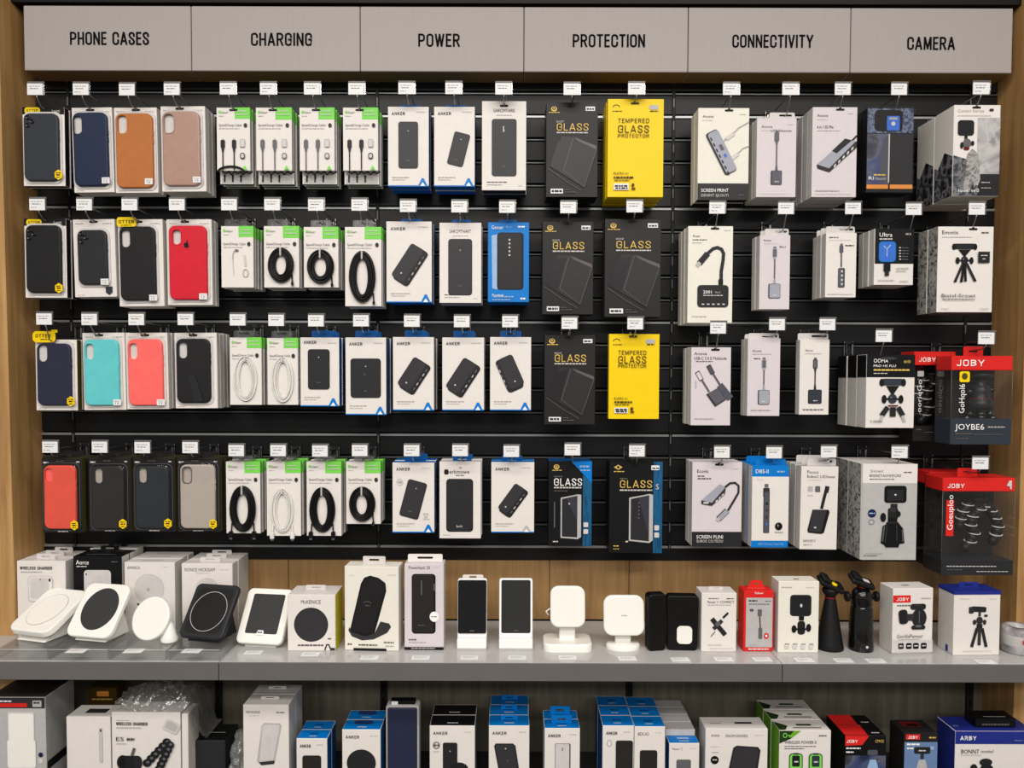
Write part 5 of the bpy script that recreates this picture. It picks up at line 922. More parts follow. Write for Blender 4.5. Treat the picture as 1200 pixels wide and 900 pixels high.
# ================================================================== ON THE DISPLAY SHELF
def proj(P):
    q = CR.transposed() @ (Vector(P) - CAM); return (PX + F * q.x / -q.z, PY - F * q.y / -q.z)
def stand_box(rect, desc, short, t=0.05, n=1, gap=0.0015, m='white', side=None, top=None, bottom=None, left=None, art=None, base=SHZ, yF=None, yaw=0, cat='box', name='product_box', tab=None, group=None, extra=None, topart=None, backm=None):
    """a carton standing on a shelf: rect = its front face; without yF the front's depth follows from where its foot meets the shelf"""
    x0, y0, x1, y1 = rect; xm = (x0 + x1) / 2
    if yF is None: yF = at_z(xm, y1, base).y
    Pb = at_z(xm, y1, base) if yF is None else None
    ym = (y0 + (y1 or y0 + 60)) / 2; Xc = at(xm, ym, yF).x; W = at(x1, ym, yF).x - at(x0, ym, yF).x; H = at(xm, y0, yF).z - base
    y1 = proj((Xc, yF, base))[1]; rect = (x0, y0, x1, y1); side = side or 'paperside'; top = top or m
    r = thing(name, desc, cat, (Xc, yF, base + 0.0002), (0, 0, math.radians(yaw)), group or ('boxes standing in the file of ' + short if n > 1 else None))
    cart = MB().box(-W / 2, W / 2, 0, t, 0, H, m, side=side, top=top, bottom=bottom or m, left=left, bev=0.0009).build('carton', r)
    A = Art(rect, W, H, -0.0004)
    if art: art(A)
    if A.f: A.build('printed_front', r)
    B = Art((0, 0, 100, 100), W, t, -0.0004)      # the top face: 0..100 across, 0 (back) .. 100 (front)
    B.rect(49.2 - 30, 52, 50.8 + 30, 54, 'inkpale') if not topart else topart(B)
    o = B.build('printed_top', r, (0, 0, H), (-math.pi / 2, 0, 0)); 
    kids = [cart, o]
    if tab:
        tw, tm, hgt = tab; k = W / (x1 - x0); hol = rr(tw * k * 0.45, hgt * 0.28, hgt * 0.12, 3, 0, H + hgt * 0.5)
        kids.append(MB().slab(rr(tw * k, hgt + 0.002, 0.003, 3, 0, H + hgt / 2 - 0.001), 0, 0.001, tm, hole=hol, smooth=False).build('hang_tab', r, (0, t * 0.55, 0)))
    if extra: extra(r, A)
    for i in range(1, n):
        c = clone(r, deep=False); d = (t + gap) * i; a = math.radians(yaw); c.location = (Xc - math.sin(a) * d + random.uniform(-0.001, 0.001), yF + math.cos(a) * d, base + 0.0002)
        for q in kids: clone(q, c, deep=False)
        if backm and i in backm: c.children[0].data = backm[i]
        tag(c, ('box standing %s behind ' % ('directly' if i == 1 else ORD[i] + ' in line')) + short, cat)
    return r, A
def heading(A, w, x=None, y=None, h=3.6, wd=None, c='inkmid'): x0, y0, x1, y1 = A.r; A.txt(w, x or x0 + 4, y or y0 + 11, h, c, w=wd or (x1 - x0) * 0.35); A.gk(x1 - 12, x1 - 4, (y or y0 + 11) - 3, 'inkpale', 1)
YB = -0.108
def a1(A): A.txt('WIRELESS CHARGER', 24, 667.5, 3.6, 'ink', w=38); A.gk(25, 50, 670.5, 'inklight', 1); A.rr(48, 690, 29, 30, 4, 'inkpale'); A.rr(48, 690, 27.4, 28.4, 4, 'white'); A.rr(47, 689, 22, 24, 3, 'palegrey'); A.ell(59, 679.5, 1.2, 2.2, 'cartonjet', 8); A.ell(48, 679, 0.8, 0.8, 'inkmid', 8)
stand_box((20, 657.5, 77, None), 'white wireless charger box with faint outline drawing, leftmost on the shelf', 'the leftmost white wireless charger box', 0.033, 3, art=a1, yF=YB, tab=(22, 'palegrey', 0.012))
def a2(A): A.txt('Aorce', 89.5, 661.5, 5, 'purewhite', w=15); A.gk(90, 102, 664.5, 'inkpale', 1.2); A.gk(131, 138, 659, 'midgrey', 1.2); A.rr(114.5, 683, 31.5, 30, 4, 'palegrey'); A.gk(108, 121, 676, 'inkpale', 1); A.gk(109, 119, 682, 'inkpale', 0.8); A.ell(101.5, 673, 0.8, 1.4, 'ink', 8)
stand_box((86, 652, 143, None), 'black charger box with white pad picture, between white boxes on shelf', 'the black charger box', 0.033, 3, m='cartonjet', side='paperside', left='cartonjet', top='cartonjet', art=a2, yF=YB, tab=(22, 'cartonjet', 0.012), backm={2: MB().box(-0.054, 0.054, 0, 0.033, 0, 0.178, 'white', side='paperside').mesh('carton')})
def a3(A): A.txt('ANNICA', 149.5, 667, 3.4, 'inkmid', w=15); A.gk(192, 198, 665, 'inkpale', 1); A.ell(175, 690, 17.5, 17.5, 'inkpale', 32); A.ell(175, 690.3, 16.6, 16.6, 'palegrey', 32); A.ell(174, 691, 2, 2.4, 'inklight', 10); A.rr(162, 708, 3, 2, 0.5, 'ink', 30); A.rr(188, 708, 3, 2, 0.5, 'ink', -30)
stand_box((146, 659, 205, None), 'white charger box printed with a pale disc, behind the white disc charger', 'the box printed with a pale disc', 0.033, 3, art=a3, yF=YB, topart=lambda B: (B.rect(30, 40, 70, 60, 'palegrey')))
def a4(A): A.txt('RONCE HICKISAM', 217, 669.5, 3.8, 'inkmid', w=35); A.gk(230, 246, 672, 'inkpale', 1); A.gk(258, 268, 668, 'inkpale', 1); A.ell(243, 692, 14.5, 15, 'palegrey', 28)
stand_box((213, 660.5, 272.5, None), 'white box with pale disc print, behind the black square charger', 'the white box behind the black square charger', 0.034, 3, art=a4, yF=YB, tab=(24, 'palegrey', 0.010))

# clear trays
TRZ = 0.022
trays = []
for i, (x0, x1) in enumerate(((-4, 57), (58, 128), (130, 196), (199, 259))):
    yf = -0.262; X0, X1 = at_z(x0, 773, SHZ).x, at_z(x1, 773, SHZ).x; w = X1 - X0
    r = thing('acrylic_tray', 'clear acrylic display tray under the ' + ('leftmost white charging pad', 'white pad with round dark centre', 'round white disc charger', 'black square charging pad')[i], 'display tray', ((X0 + X1) / 2, yf, SHZ + 0.0002), None, 'clear trays under the charging pads')
    MB().box(-w / 2, w / 2, 0.0, 0.12, TRZ - 0.0025, TRZ, 'acrylic', bev=0.0004).build('tray_plate', r)
    MB().box(-w / 2, w / 2, 0, 0.002, 0, TRZ - 0.0026, 'acrylic', bev=0.0004).build('front_lip', r)
    MB().box(-w / 2, -w / 2 + 0.002, 0.0025, 0.12, 0, TRZ - 0.0026, 'acrylic', bev=0.0003).box(w / 2 - 0.002, w / 2, 0.0025, 0.12, 0, TRZ - 0.0026, 'acrylic', bev=0.0003).build('side_wall', r)
    MB().tube([(-w / 2, 0, TRZ), (w / 2, 0, TRZ)], 0.0007, 'palegrey', 5).build('polished_edge', r)
def pad(desc, xc, yb, ytop_len, width, ang, yaw, z, th=0.010, shape='sq', front='plasticwhite', rad=0.018, fn=None, foot=True, name='charging_pad', side=None):
    P = at_z(xc, yb, z); r = thing(name, desc, 'charger', (P.x, P.y, z + 0.0003), None)
    a = math.radians(ang); L = ytop_len
    out = rr(width, L, rad, 6, 0, L / 2) if shape == 'sq' else ellp(width / 2, L / 2, 40, 0, L / 2); b = 0.003
    ins = rr(width - 2 * b, L - 2 * b, rad - b, 6, 0, L / 2) if shape == 'sq' else ellp(width / 2 - b, L / 2 - b, 40, 0, L / 2)
    R = Matrix.Rotation(math.radians(yaw), 4, 'Z') @ Matrix.Rotation(-a, 4, 'X')
    B = MB(); B.T = R @ Matrix.Translation((0, 0, 0.0)) ; B.slab(out, -th, 0, front, bev=b, inset=ins, side=side); B.build('pad', r, (0, 0, th * math.sin(a)))
    if fn:
        o = fn(r, R, L, width, th, th * math.sin(a))
    if foot:
        zt = L * math.cos(a) * 0.62; yt = L * math.sin(a) * 0.62; F_ = MB(); F_.T = Matrix.Rotation(math.radians(yaw), 4, 'Z')
        w2 = width * 0.34; F_.add([(-w2, 0.004, 0), (w2, 0.004, 0), (w2, yt + 0.03, 0), (-w2, yt + 0.03, 0), (-w2, yt + 0.004, zt), (w2, yt + 0.004, zt), (w2, yt + 0.012, zt), (-w2, yt + 0.012, zt)], [(0, 3, 2, 1), (0, 1, 5, 4), (2, 3, 7, 6), (1, 2, 6, 5), (3, 0, 4, 7), (4, 5, 6, 7)], side or front); F_.build('foot', r)
    return r
def inlay(nm, mat, outline, y0=0.0012, rim=None):
    def f(r, R, L, w, th, dz):
        B = MB(); B.T = R; B.slab(outline(L, w), -th - y0, -th + 0.0005, mat); B.build(nm, r, (0, 0, dz))
        if rim: B2 = MB(); B2.T = R; B2.tube([(x, -th - y0, z) for x, z in rim(L, w)], 0.0006, 'palegrey', 5, True); B2.build('ring_mark', r, (0, 0, dz))
    return f
pad('white square charging pad lying low with embossed circle, leftmost on shelf', 34, 752, 0.125, 0.108, 62, -16, SHZ + TRZ, 0.014, fn=inlay('raised_disc', 'plasticwhite', lambda L, w: ellp(0.038, 0.044, 36, 0, L / 2 - 0.002), 0.0015, lambda L, w: ellp(0.0385, 0.0445, 36, 0, L / 2 - 0.002)), rad=0.02)
pad('white square charging pad with round dark grey centre, on clear tray', 104, 752, 0.118, 0.108, 38, -12, SHZ + TRZ, 0.010, fn=inlay('dark_disc', 'padgrey', lambda L, w: ellp(0.041, 0.046, 40, 0.003, L / 2 + 0.002), 0.0006), rad=0.018)
def discfoot(r, R, L, w, th, dz):
    MB().lathe([(0.017, 0), (0.018, 0.006), (0.014, 0.014), (0.009, 0.034), (0.004, 0.042)], 'plasticwhite', 18, (0.042, 0.012, 0)).build('stand_foot', r)
pad('round white disc charger leaning back beside a small white cone', 172, 753, 0.090, 0.088, 24, -14, SHZ + TRZ, 0.008, 'disc', fn=discfoot, foot=False)
pad('black square charging pad with thin circle line, on clear tray', 236, 753, 0.118, 0.102, 38, -12, SHZ + TRZ, 0.010, front='case_dark', fn=inlay('face_plate', 'case_black', lambda L, w: rr(w - 0.02, L - 0.02, 0.01, 5, 0, L / 2), 0.0004, lambda L, w: ellp(0.040, 0.043, 40, 0, L / 2 - 0.002)), rad=0.012)
pad('white charging stand with rectangular dark grey panel, right of the black pad', 304, 759, 0.120, 0.103, 34, -8, SHZ, 0.010, fn=lambda r, R, L, w, th, dz: (inlay('dark_panel', 'padgrey', lambda L, w: rr(0.072, 0.086, 0.004, 4, 0.001, L / 2 + 0.004), 0.0006)(r, R, L, w, th, dz), (lambda A: (A.face([(42, 85), (45, 77), (57, 77), (59, 85)], 'purewhite'), A.gk(45, 56, 82, 'ink', 2.5), setattr(A, 'T', None), A.build('logo_badge', r, (0, 0, dz), None)))((lambda A: (setattr(A, 'T', R), A)[1])(Art((0, 0, 100, 100), 0.103, 0.12, -0.0125)))), rad=0.012)
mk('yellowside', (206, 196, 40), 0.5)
def b0(A): A.txt('McKENICE', 353, 707.5, 4.2, 'ink', w=23); A.ell(364.6, 732, 20, 20, 'pbdark', 40); A.ell(364.6, 732, 19.2, 19.2, 'pbgrey', 40); A.gk(349, 379, 757, 'inkmid', 1.8); A.line([(380.5, 762), (383, 755), (385, 755), (388, 762)], 1.5, 'cartonjet'); A.rect(387, 759, 392.5, 762, 'ink'); A.gk(384, 388, 749, 'inkmid', 1.4)
stand_box((337, 697, 393, 763), 'white box with large dark disc picture and clear hang tab on the shelf', 'the dark disc box', 0.07, 1, art=b0, side='yellowside', left='paperside', tab=(24, 'palegrey', 0.010))
def b1_(A):
    A.gk(409, 415, 675, 'inkpale', 1); A.gk(455, 464, 674, 'inkpale', 1)
    A.face([(410, 738), (423, 684), (427, 677), (434, 674.5), (444, 677), (452, 683), (453, 692), (439, 742), (428, 746), (412, 741)], 'black'); A.face([(412.5, 736), (425, 684), (429, 679), (436, 677), (446, 680), (450.5, 685), (450.5, 692), (437, 739), (428, 743), (414, 739)], 'case_black')
    A.face([(446, 728), (456, 730), (458.5, 734), (454, 741), (438, 749), (424, 750.5), (412, 746), (408, 739), (409, 735), (412, 741), (428, 746), (439, 742)], 'pbgrey'); A.ring(430.5, 707, 4.5, 2.4, 0.6, 'midgrey', a0=180, a1=360); A.gk(428, 434, 710, 'midgrey', 0.8)
    A.gk(407, 412, 756, 'ink', 1.6); A.gk(420, 442, 756.5, 'inkmid', 1.6); A.gk(450, 462, 753, 'inkmid', 1.4); A.gk(452, 462, 757, 'inklight', 1.2); A.rect(414, 759.5, 453, 762.8, 'cartonjet')
stand_box((403.5, 664, 467.5, 762.5), 'large white box picturing a black upright phone stand with round base', 'the large phone stand box', 0.045, 1, art=b1_, m='cream', side='paperside', yaw=-3, tab=(27, 'palegrey', 0.016))
def b2_(A):
    A.txt('Powerbank 20', 479, 667, 3.6, 'ink', w=25); A.gk(507, 515, 665, 'inkpale', 1); A.rr(496.5, 707.5, 28, 70, 4, 'black'); A.rr(495.5, 707, 25, 68, 4, 'case_brownblack'); A.line([(494, 680), (494, 697)], 1.2, 'midgrey'); A.rect(508, 684, 510, 692, 'inkmid')
    A.ell(509, 722.5, 5.5, 6, 'purewhite', 20); A.gk(505.5, 512, 723, 'inkmid', 1); A.gk(490, 498, 733, 'inkmid', 1); A.gk(479, 488, 750, 'inkmid', 1.4); A.gk(479, 500, 753, 'inklight', 1); A.rect(474, 758, 520, 761.5, 'cartonjet'); A.gk(482, 510, 760, 'inkpale', 0.8)
stand_box((474, 661, 520, 761.5), 'tall narrow white power bank box with a broad hanging flap on top', 'the tall narrow power bank box', 0.04, 1, art=b2_, m='lilac', side='paperside', tab=(41, 'white', 0.016))
def stand(desc, xc, yb, w, h, ang, frame, panel, block=True, tab=False):
    P = at_z(xc, yb, SHZ); r = thing('phone_stand', desc, 'phone stand', (P.x, P.y, SHZ + 0.0002)); R = Matrix.Rotation(math.radians(-ang), 4, 'X')
    B = MB(); B.T = Matrix.Translation((0, 0.012, 0.004)) @ R; B.slab(rr(w, h, 0.005, 5, 0, h / 2), -0.009, 0, frame, bev=0.002, inset=rr(w - 0.004, h - 0.004, 0.004, 5, 0, h / 2)); B.build('back_plate', r)
    C = MB(); C.T = B.T; pw = w - (0.002 if tab else 0.009); z0 = 0.026; C.slab(rr(pw, h - z0 - 0.003, 0.004, 5, 0, z0 + (h - z0 - 0.003) / 2), -0.0125 if tab else -0.0098, -0.0088, panel, bev=0.0008, inset=rr(pw - 0.002, h - z0 - 0.005, 0.003, 5, 0, z0 + (h - z0 - 0.003) / 2)); C.build('dark_panel', r)
    MB().slab(rr(w, 0.024, 0.003, 4, 0, 0.012), -0.010, 0.05, 'purewhite', bev=0.002, inset=rr(w - 0.004, 0.02, 0.002, 4, 0, 0.012)).build('dock_base', r)
    MB().slab(rr(w + 0.001, 0.004, 0.0015, 3, 0, 0.002), -0.0105, 0.0505, 'lightgrey').build('base_trim', r)
    D = MB(); D.T = B.T; D.box(-0.005, 0.005, -0.0130 if tab else -0.0102, -0.0095, 0.031, 0.0325, 'midgrey', bev=0); D.build('small_mark', r)
    if tab: MB().slab(rr(0.045, 0.016, 0.003, 3, 0, h - 0.002), 0.042, 0.0435, 'white', hole=rr(0.016, 0.004, 0.0015, 3, 0, h + 0.001)).build('hang_tab', r)
    return r
stand('white phone dock holding a black screen, with white tab rising behind it', 553, 760, 0.0625, 0.141, 6, 'purewhite', 'screen', tab=True)
stand('white framed phone stand with inset dark grey panel, near shelf middle', 604.5, 760, 0.0715, 0.141, 6, 'purewhite', 'paddark')
def padstand(desc, xc, yb, bw, bd, pw, ph, yc, rnd, square_base=True, mark=False):
    P = at_z(xc, yb, SHZ); r = thing('charging_stand', desc, 'charger', (P.x, P.y, SHZ + 0.0002)); 
    if square_base: 
        for nm, z0, z1, ins in (('base', 0.0, 0.017, 0.0),): 
            B = MB(); B.T = Matrix.Rotation(-math.pi / 2, 4, 'X') ; B.slab(rr(bw, bd, 0.018, 6, 0, bd / 2), -z1, 0, 'plasticwhite', bev=0.004, inset=rr(bw - 0.008, bd - 0.008, 0.014, 6, 0, bd / 2)); B.build(nm, r)
    else: MB().lathe([(bw / 2, 0), (bw / 2, 0.008), (bw / 2 - 0.003, 0.011), (0.001, 0.012)], 'plasticwhite', 32, (0, bd / 2, 0), sy=bd / bw).build('base', r)
    zc = at(xc, yc, P.y + 0.03).z - SHZ; tilt = Matrix.Rotation(math.radians(-8), 4, 'X')
    MB().box(-0.017, 0.017, bd * 0.45, bd * 0.45 + 0.008, 0.010, zc, 'plasticwhite', bev=0.002).build('neck', r)
    B = MB(); B.T = Matrix.Translation((0, bd * 0.45 - 0.003, zc)) @ tilt; B.slab(rr(pw, ph, rnd, 7), -0.009, 0, 'plasticwhite', bev=0.003, inset=rr(pw - 0.006, ph - 0.006, rnd - 0.003, 7)); B.build('pad', r)
    if mark: M_ = MB(); M_.T = B.T; M_.box(-0.006, 0.006, -0.0096, -0.0088, -0.001, 0.001, 'inklight', bev=0); M_.build('small_mark', r)
    return r
c_ = padstand('white charging stand with upright rounded pad on a square base', 666, 765, 0.103, 0.075, 0.074, 0.086, 710.5, 0.018)
MB().tube([(-0.036, 0.03, 0.085), (-0.046, 0.03, 0.078), (-0.040, 0.03, 0.070)], 0.0014, 'plasticwhite', 6).build('side_clip', c_)
padstand('white charging stand with square rounded pad on a small oval base', 732, 764, 0.072, 0.052, 0.086, 0.084, 719, 0.019, False, True)
def sleeve(desc, xc, yb, w, h, yaw, patch, t=0.022):
    P = at_z(xc, yb, SHZ); r = thing('black_sleeve', desc, 'sleeve', (P.x, P.y, SHZ + 0.0002), (0, 0, math.radians(yaw)))
    o = [(x * (1 - 0.05 * (1 - z / h)), z) for x, z in rr(w, h, 0.008, 6, 0, h / 2)]; i = [(x * (1 - 0.05 * (1 - z / h)), z) for x, z in rr(w - 0.006, h - 0.006, 0.006, 6, 0, h / 2)]
    MB().slab(o, -0.001, t, 'deepblack', bev=0.003, inset=i).build('sleeve_body', r)
    if patch: MB().slab(rr(0.032, 0.038, 0.009, 6, 0.004, 0.034), -0.0030, -0.0012, 'plasticwhite', bev=0.0006, inset=rr(0.031, 0.037, 0.0085, 6, 0.004, 0.034)).build('white_patch', r)
    else: MB().box(-w * 0.3, w * 0.3, -0.0016, -0.0011, h - 0.012, h - 0.0112, 'cartonjet', bev=0).build('seam', r)
sleeve('narrow matt black sleeve standing left of the one with white patch', 770, 763, 0.040, 0.121, 10, False)
sleeve('wide matt black sleeve with rounded white patch, beside the narrow one', 799.5, 762.5, 0.067, 0.117, -3, True)
def b3(A): A.gk(830, 842, 702, 'inkmid', 1); A.txt('PanuaI 11 COMMICT', 829, 707, 3, 'ink', w=31); A.gk(829, 856, 709.5, 'inklight', 1); A.gk(851, 860, 702, 'reddark', 1); A.line([(834, 725), (850, 744)], 5.5, 'pbdark'); A.line([(836, 737), (846, 727)], 4.5, 'ink'); A.line([(847, 724), (853, 718)], 2.4, 'black'); A.line([(833, 746), (838, 740)], 1, 'inkmid'); A.ell(841, 731, 3, 3, 'steel', 12); A.gk(830, 846, 756, 'inkpale', 1); A.gk(832, 860, 760, 'inkpale', 0.8)
stand_box((822, 695, 863, 764), 'white box with a small grey clamp picture, right of the black sleeves', 'the small clamp box', 0.05, 1, art=b3, side='paperside', tab=(17, 'palegrey', 0.006))
def b4(A): A.rr(889.5, 729.5, 31, 58, 0.8, 'lightgrey'); A.gk(877, 887, 705, 'slate', 1.8); A.gk(896, 903, 705, 'inkmid', 1); A.gk(877, 901, 708.5, 'midgrey', 1); A.rr(880.5, 715, 4.5, 3, 1, 'inkmid'); A.rr(890, 718, 5, 8, 1, 'midgrey'); A.line([(890, 722), (891, 737)], 1.4, 'reddark'); A.rr(891, 742, 4.5, 13, 1, 'midgrey'); A.ell(898, 745, 3, 3.6, 'red', 16); A.ell(898, 745, 1.2, 1.6, 'purewhite', 10); A.gk(878, 888, 756, 'inklight', 0.8); A.gk(877, 901, 761, 'purewhite', 1.2); A.txt('Fabwr', 884, 696, 2.4, 'purewhite', w=10)
stand_box((871.5, 692.5, 906.5, 763.5), 'small red box with pale front panel and red peaked hanger', 'the red dongle box', 0.04, 1, m='red', side='red', top='red', art=b4, extra=lambda r, A: MB().slab([(-0.020, A.H + 0.0), (0.020, A.H + 0.0), (0.014, A.H + 0.008), (0.012, A.H + 0.017), (-0.012, A.H + 0.017), (-0.014, A.H + 0.008)], 0.0, 0.001, 'red', hole=rr(0.014, 0.003, 0.0014, 3, 0, A.H + 0.010), smooth=False).build('hang_tab', r, (0, 0.02, 0)))
def b5(A): A.gk(915, 927, 689, 'inklight', 1.2); A.gk(944, 954, 689, 'inkpale', 1); A.rr(938, 709.5, 25, 25, 4, 'pbdark'); A.rr(938.5, 709.5, 21, 22, 3, 'soft'); A.ell(938.5, 709.5, 1.4, 2.2, 'palegrey', 10); A.rect(936, 722, 942, 727, 'black'); A.rr(939, 735.5, 9, 16, 3.5, 'soft'); A.ell(930.5, 737, 3, 4.6, 'black', 12); A.ell(947.5, 735.5, 3, 4.8, 'black', 12); A.rect(930, 736, 948, 738, 'black')
def b5b(A):
    b5(A)
    for q in range(4): A.rr(922 + q * 9.5, 757, 5, 6, 1, 'palegrey'); A.gk(920 + q * 9.5, 925 + q * 9.5, 755, 'inkmid', 1)
stand_box((912, 681.5, 959.5, 765), 'white box picturing a square light on a ball head', 'the square light box', 0.045, 1, art=b5b, side='paperside', m='cream', topart=lambda B: B.rr(50, 60, 14, 12, 3, 'inkmid'))
def tripod(desc, xc, yb, prof, headfn):
    P = at_z(xc, yb, SHZ); r = thing('mini_tripod', desc, 'tripod', (P.x, P.y + prof[0][0], SHZ + 0.0002)); 
    k = Matrix.Identity(4); MB().lathe(prof, 'shiny' if xc > 1005 else 'rubber', 30).build('folded_legs', r); headfn(r); return r
def headA(r):
    MB().lathe([(0.0105, 0.107), (0.0115, 0.109), (0.0105, 0.111)], 'reddark', 20).build('red_collar', r)
    MB().lathe([(0.009, 0.111), (0.012, 0.115), (0.016, 0.120), (0.017, 0.127), (0.013, 0.131)], 'rubber', 20).build('ball_socket', r)
    B = MB(); B.T = Matrix.Translation((0, 0, 0.137)) @ Matrix.Rotation(math.radians(24), 4, 'Y') @ Matrix.Rotation(math.radians(14), 4, 'X'); B.box(-0.027, 0.027, -0.019, 0.019, -0.005, 0.005, 'rubber', bev=0.003); B.box(-0.026, -0.008, -0.017, 0.017, 0.005, 0.013, 'rubber', bev=0.003).box(0.012, 0.024, -0.015, 0.015, 0.005, 0.008, 'rubber', bev=0.001); B.build('clamp_head', r)
    Y = MB(); Y.T = B.T; Y.lathe([(0.001, 0.0082), (0.006, 0.0082), (0.006, 0.005)][::-1], 'yellow', 14, (0.004, -0.006, 0)); Y.build('spirit_level', r)
def headB(r):
    MB().lathe([(0.020, 0.093), (0.022, 0.098), (0.021, 0.106), (0.0225, 0.112), (0.020, 0.122), (0.014, 0.130), (0.006, 0.133)], 'shiny', 24).build('ball_housing', r)
    MB().lathe([(0.0095, 0.132), (0.0105, 0.134), (0.0095, 0.136)], 'reddark', 18).build('red_collar', r)
    for sg in (-1, 1): MB().tube([(sg * 0.018, 0, 0.113), (sg * 0.029, 0, 0.113)], 0.004, 'rubber', 10).lathe([(0.006, -0.004), (0.011, -0.003), (0.011, 0.003), (0.006, 0.004)], 'rubber', 14, (sg * 0.031, 0, 0.113), 'x').build('locking_knob', r)
    B = MB(); B.T = Matrix.Translation((0, 0, 0.147)) @ Matrix.Rotation(math.radians(20), 4, 'Y') @ Matrix.Rotation(math.radians(16), 4, 'X'); B.box(-0.026, 0.026, -0.018, 0.018, -0.008, 0.003, 'rubber', bev=0.004).box(-0.024, -0.006, -0.016, 0.016, 0.003, 0.010, 'rubber', bev=0.003); B.build('clamp_head', r)
    Y = MB(); Y.T = B.T; Y.box(0.0, 0.014, -0.008, 0.004, 0.0032, 0.0042, 'palegrey', bev=0.0003); Y.build('top_plate', r)
    MB().lathe([(0.003, -0.0242), (0.003, -0.026), (0.0005, -0.0262)][::-1], 'palegrey', 10, (0.002, 0, 0.012), 'y').build('badge', r)
tripod('black cone-shaped mini tripod with red ring and yellow spirit level', 978.5, 765, [(0.0285, 0), (0.029, 0.003), (0.027, 0.012), (0.0125, 0.100), (0.011, 0.107)], headA)
tripod('glossy black column mini tripod with side knobs, right of the cone one', 1015, 765.5, [(0.0255, 0), (0.026, 0.004), (0.0225, 0.088), (0.020, 0.094)], headB)
def b6(A):
    A.rect(1045, 697.5, 1066.5, 706, 'red'); A.txt('JOBY', 1049, 704, 4, 'purewhite', w=15); A.gk(1079, 1091, 702, 'inklight', 1.4); A.gk(1050, 1077, 710, 'inkmid', 1.4); A.rr(1075.5, 711, 19, 7, 3, 'pbdark'); A.ell(1075.5, 709.5, 4, 1.4, 'ink', 12); A.ell(1077, 724, 9, 11, 'pbdark', 20); A.line([(1077, 716), (1077, 730)], 1, 'midgrey')
    A.rr(1057.5, 722.5, 11, 17, 4, 'pbdark', -6); A.rr(1057, 723, 7, 12, 2.5, 'soft', -6); A.rect(1062, 719, 1070, 727, 'ink'); A.rr(1076, 735, 17, 5, 2.4, 'pbdark'); A.ell(1076, 733.5, 4, 1.6, 'midgrey', 12); A.txt('GorillaPenour', 1050, 747, 4, 'inkmid', w=32); A.gk(1051, 1078, 749.5, 'inklight', 1); A.rect(1044, 750, 1093.5, 764, 'palegrey')
    for q, xx in enumerate((1055, 1064.5, 1073, 1082.5)): A.rr(xx, 756.5, 7, 7, 1.6, 'cartonjet' if q else 'ink'); A.gk(xx - 2, xx + 2.4, 757, 'palegrey', 1.4)
stand_box((1045, 689.5, 1094, 766), 'white box with red logo patch and a black ball head picture', 'the red logo ball head box', 0.05, 1, art=b6, side='paperside', yaw=4, topart=lambda B: B.rr(45, 55, 18, 10, 3, 'inkmid'))
def b7(A):
    A.gk(1124, 1136, 702.5, 'inkpale', 1.2); A.gk(1160, 1168, 702.5, 'inkpale', 1); A.rr(1146.5, 714, 18, 6.5, 2, 'pbdark', 3); A.rr(1137.5, 715, 6, 8, 1.6, 'ink'); A.rect(1146, 717, 1149, 722, 'ink'); A.ell(1155, 721.5, 2.4, 1.6, 'ink', 10); A.ell(1147.5, 727, 4, 4.6, 'ink', 14); A.ell(1141.5, 729, 2.2, 3.2, 'ink', 10); A.ell(1153.5, 729, 2.2, 3.2, 'ink', 10); A.rect(1144, 731, 1151, 736, 'pbdark')
    A.line([(1144.5, 736), (1138.5, 758)], 3.6, 'pbdark'); A.line([(1147.5, 736), (1147.5, 756)], 3.8, 'ink'); A.line([(1150.5, 736), (1156, 758)], 3.6, 'pbdark'); A.gk(1128, 1162, 763, 'inkpale', 0.8)
def b7x(r, A):
    MB().box(-A.W / 2 - 0.0006, A.W / 2 + 0.0006, -0.0007, 0.0557, A.H - 0.0005, A.H + 0.0012, 'royal', bev=0).box(-A.W / 2 - 0.0006, A.W / 2 + 0.0006, -0.0008, 0.0558, A.H - 0.006, A.H - 0.0005, 'royal', bev=0).build('blue_lid', r)
    MB().box(-A.W / 2 - 0.0006, -A.W / 2 + 0.0002, 0.018, 0.026, 0.002, 0.016, 'royal', bev=0).build('side_mark', r)
stand_box((1117, 693.5, 1172.5, 768), 'white tripod box with royal blue lid and flap, rightmost box on the shelf', 'the royal blue lid box', 0.055, 1, art=b7, side='paperside', m='white', yaw=2, top='royal', tab=(24, 'royal', 0.012), extra=b7x, topart=lambda B: None)
P = at_z(1206, 770, SHZ); r = thing('tape_roll', 'grey foil-wrapped roll with red mark at the shelf right end, cut by frame', 'roll', (P.x, P.y + 0.034, SHZ + 0.0002))
MB().lathe([(0.030, 0), (0.034, 0.003), (0.034, 0.050), (0.030, 0.054), (0.016, 0.054), (0.016, 0.004)], 'silverphoto', 30).build('roll_body', r)
MB().lathe([(0.0344, 0.018), (0.0346, 0.019), (0.0346, 0.038), (0.0344, 0.039)], 'lightgrey', 30).build('paper_band', r)
MB().box(-0.014, 0.004, -0.0355, -0.0340, 0.026, 0.034, 'red', bev=0.0003).build('red_mark', r)

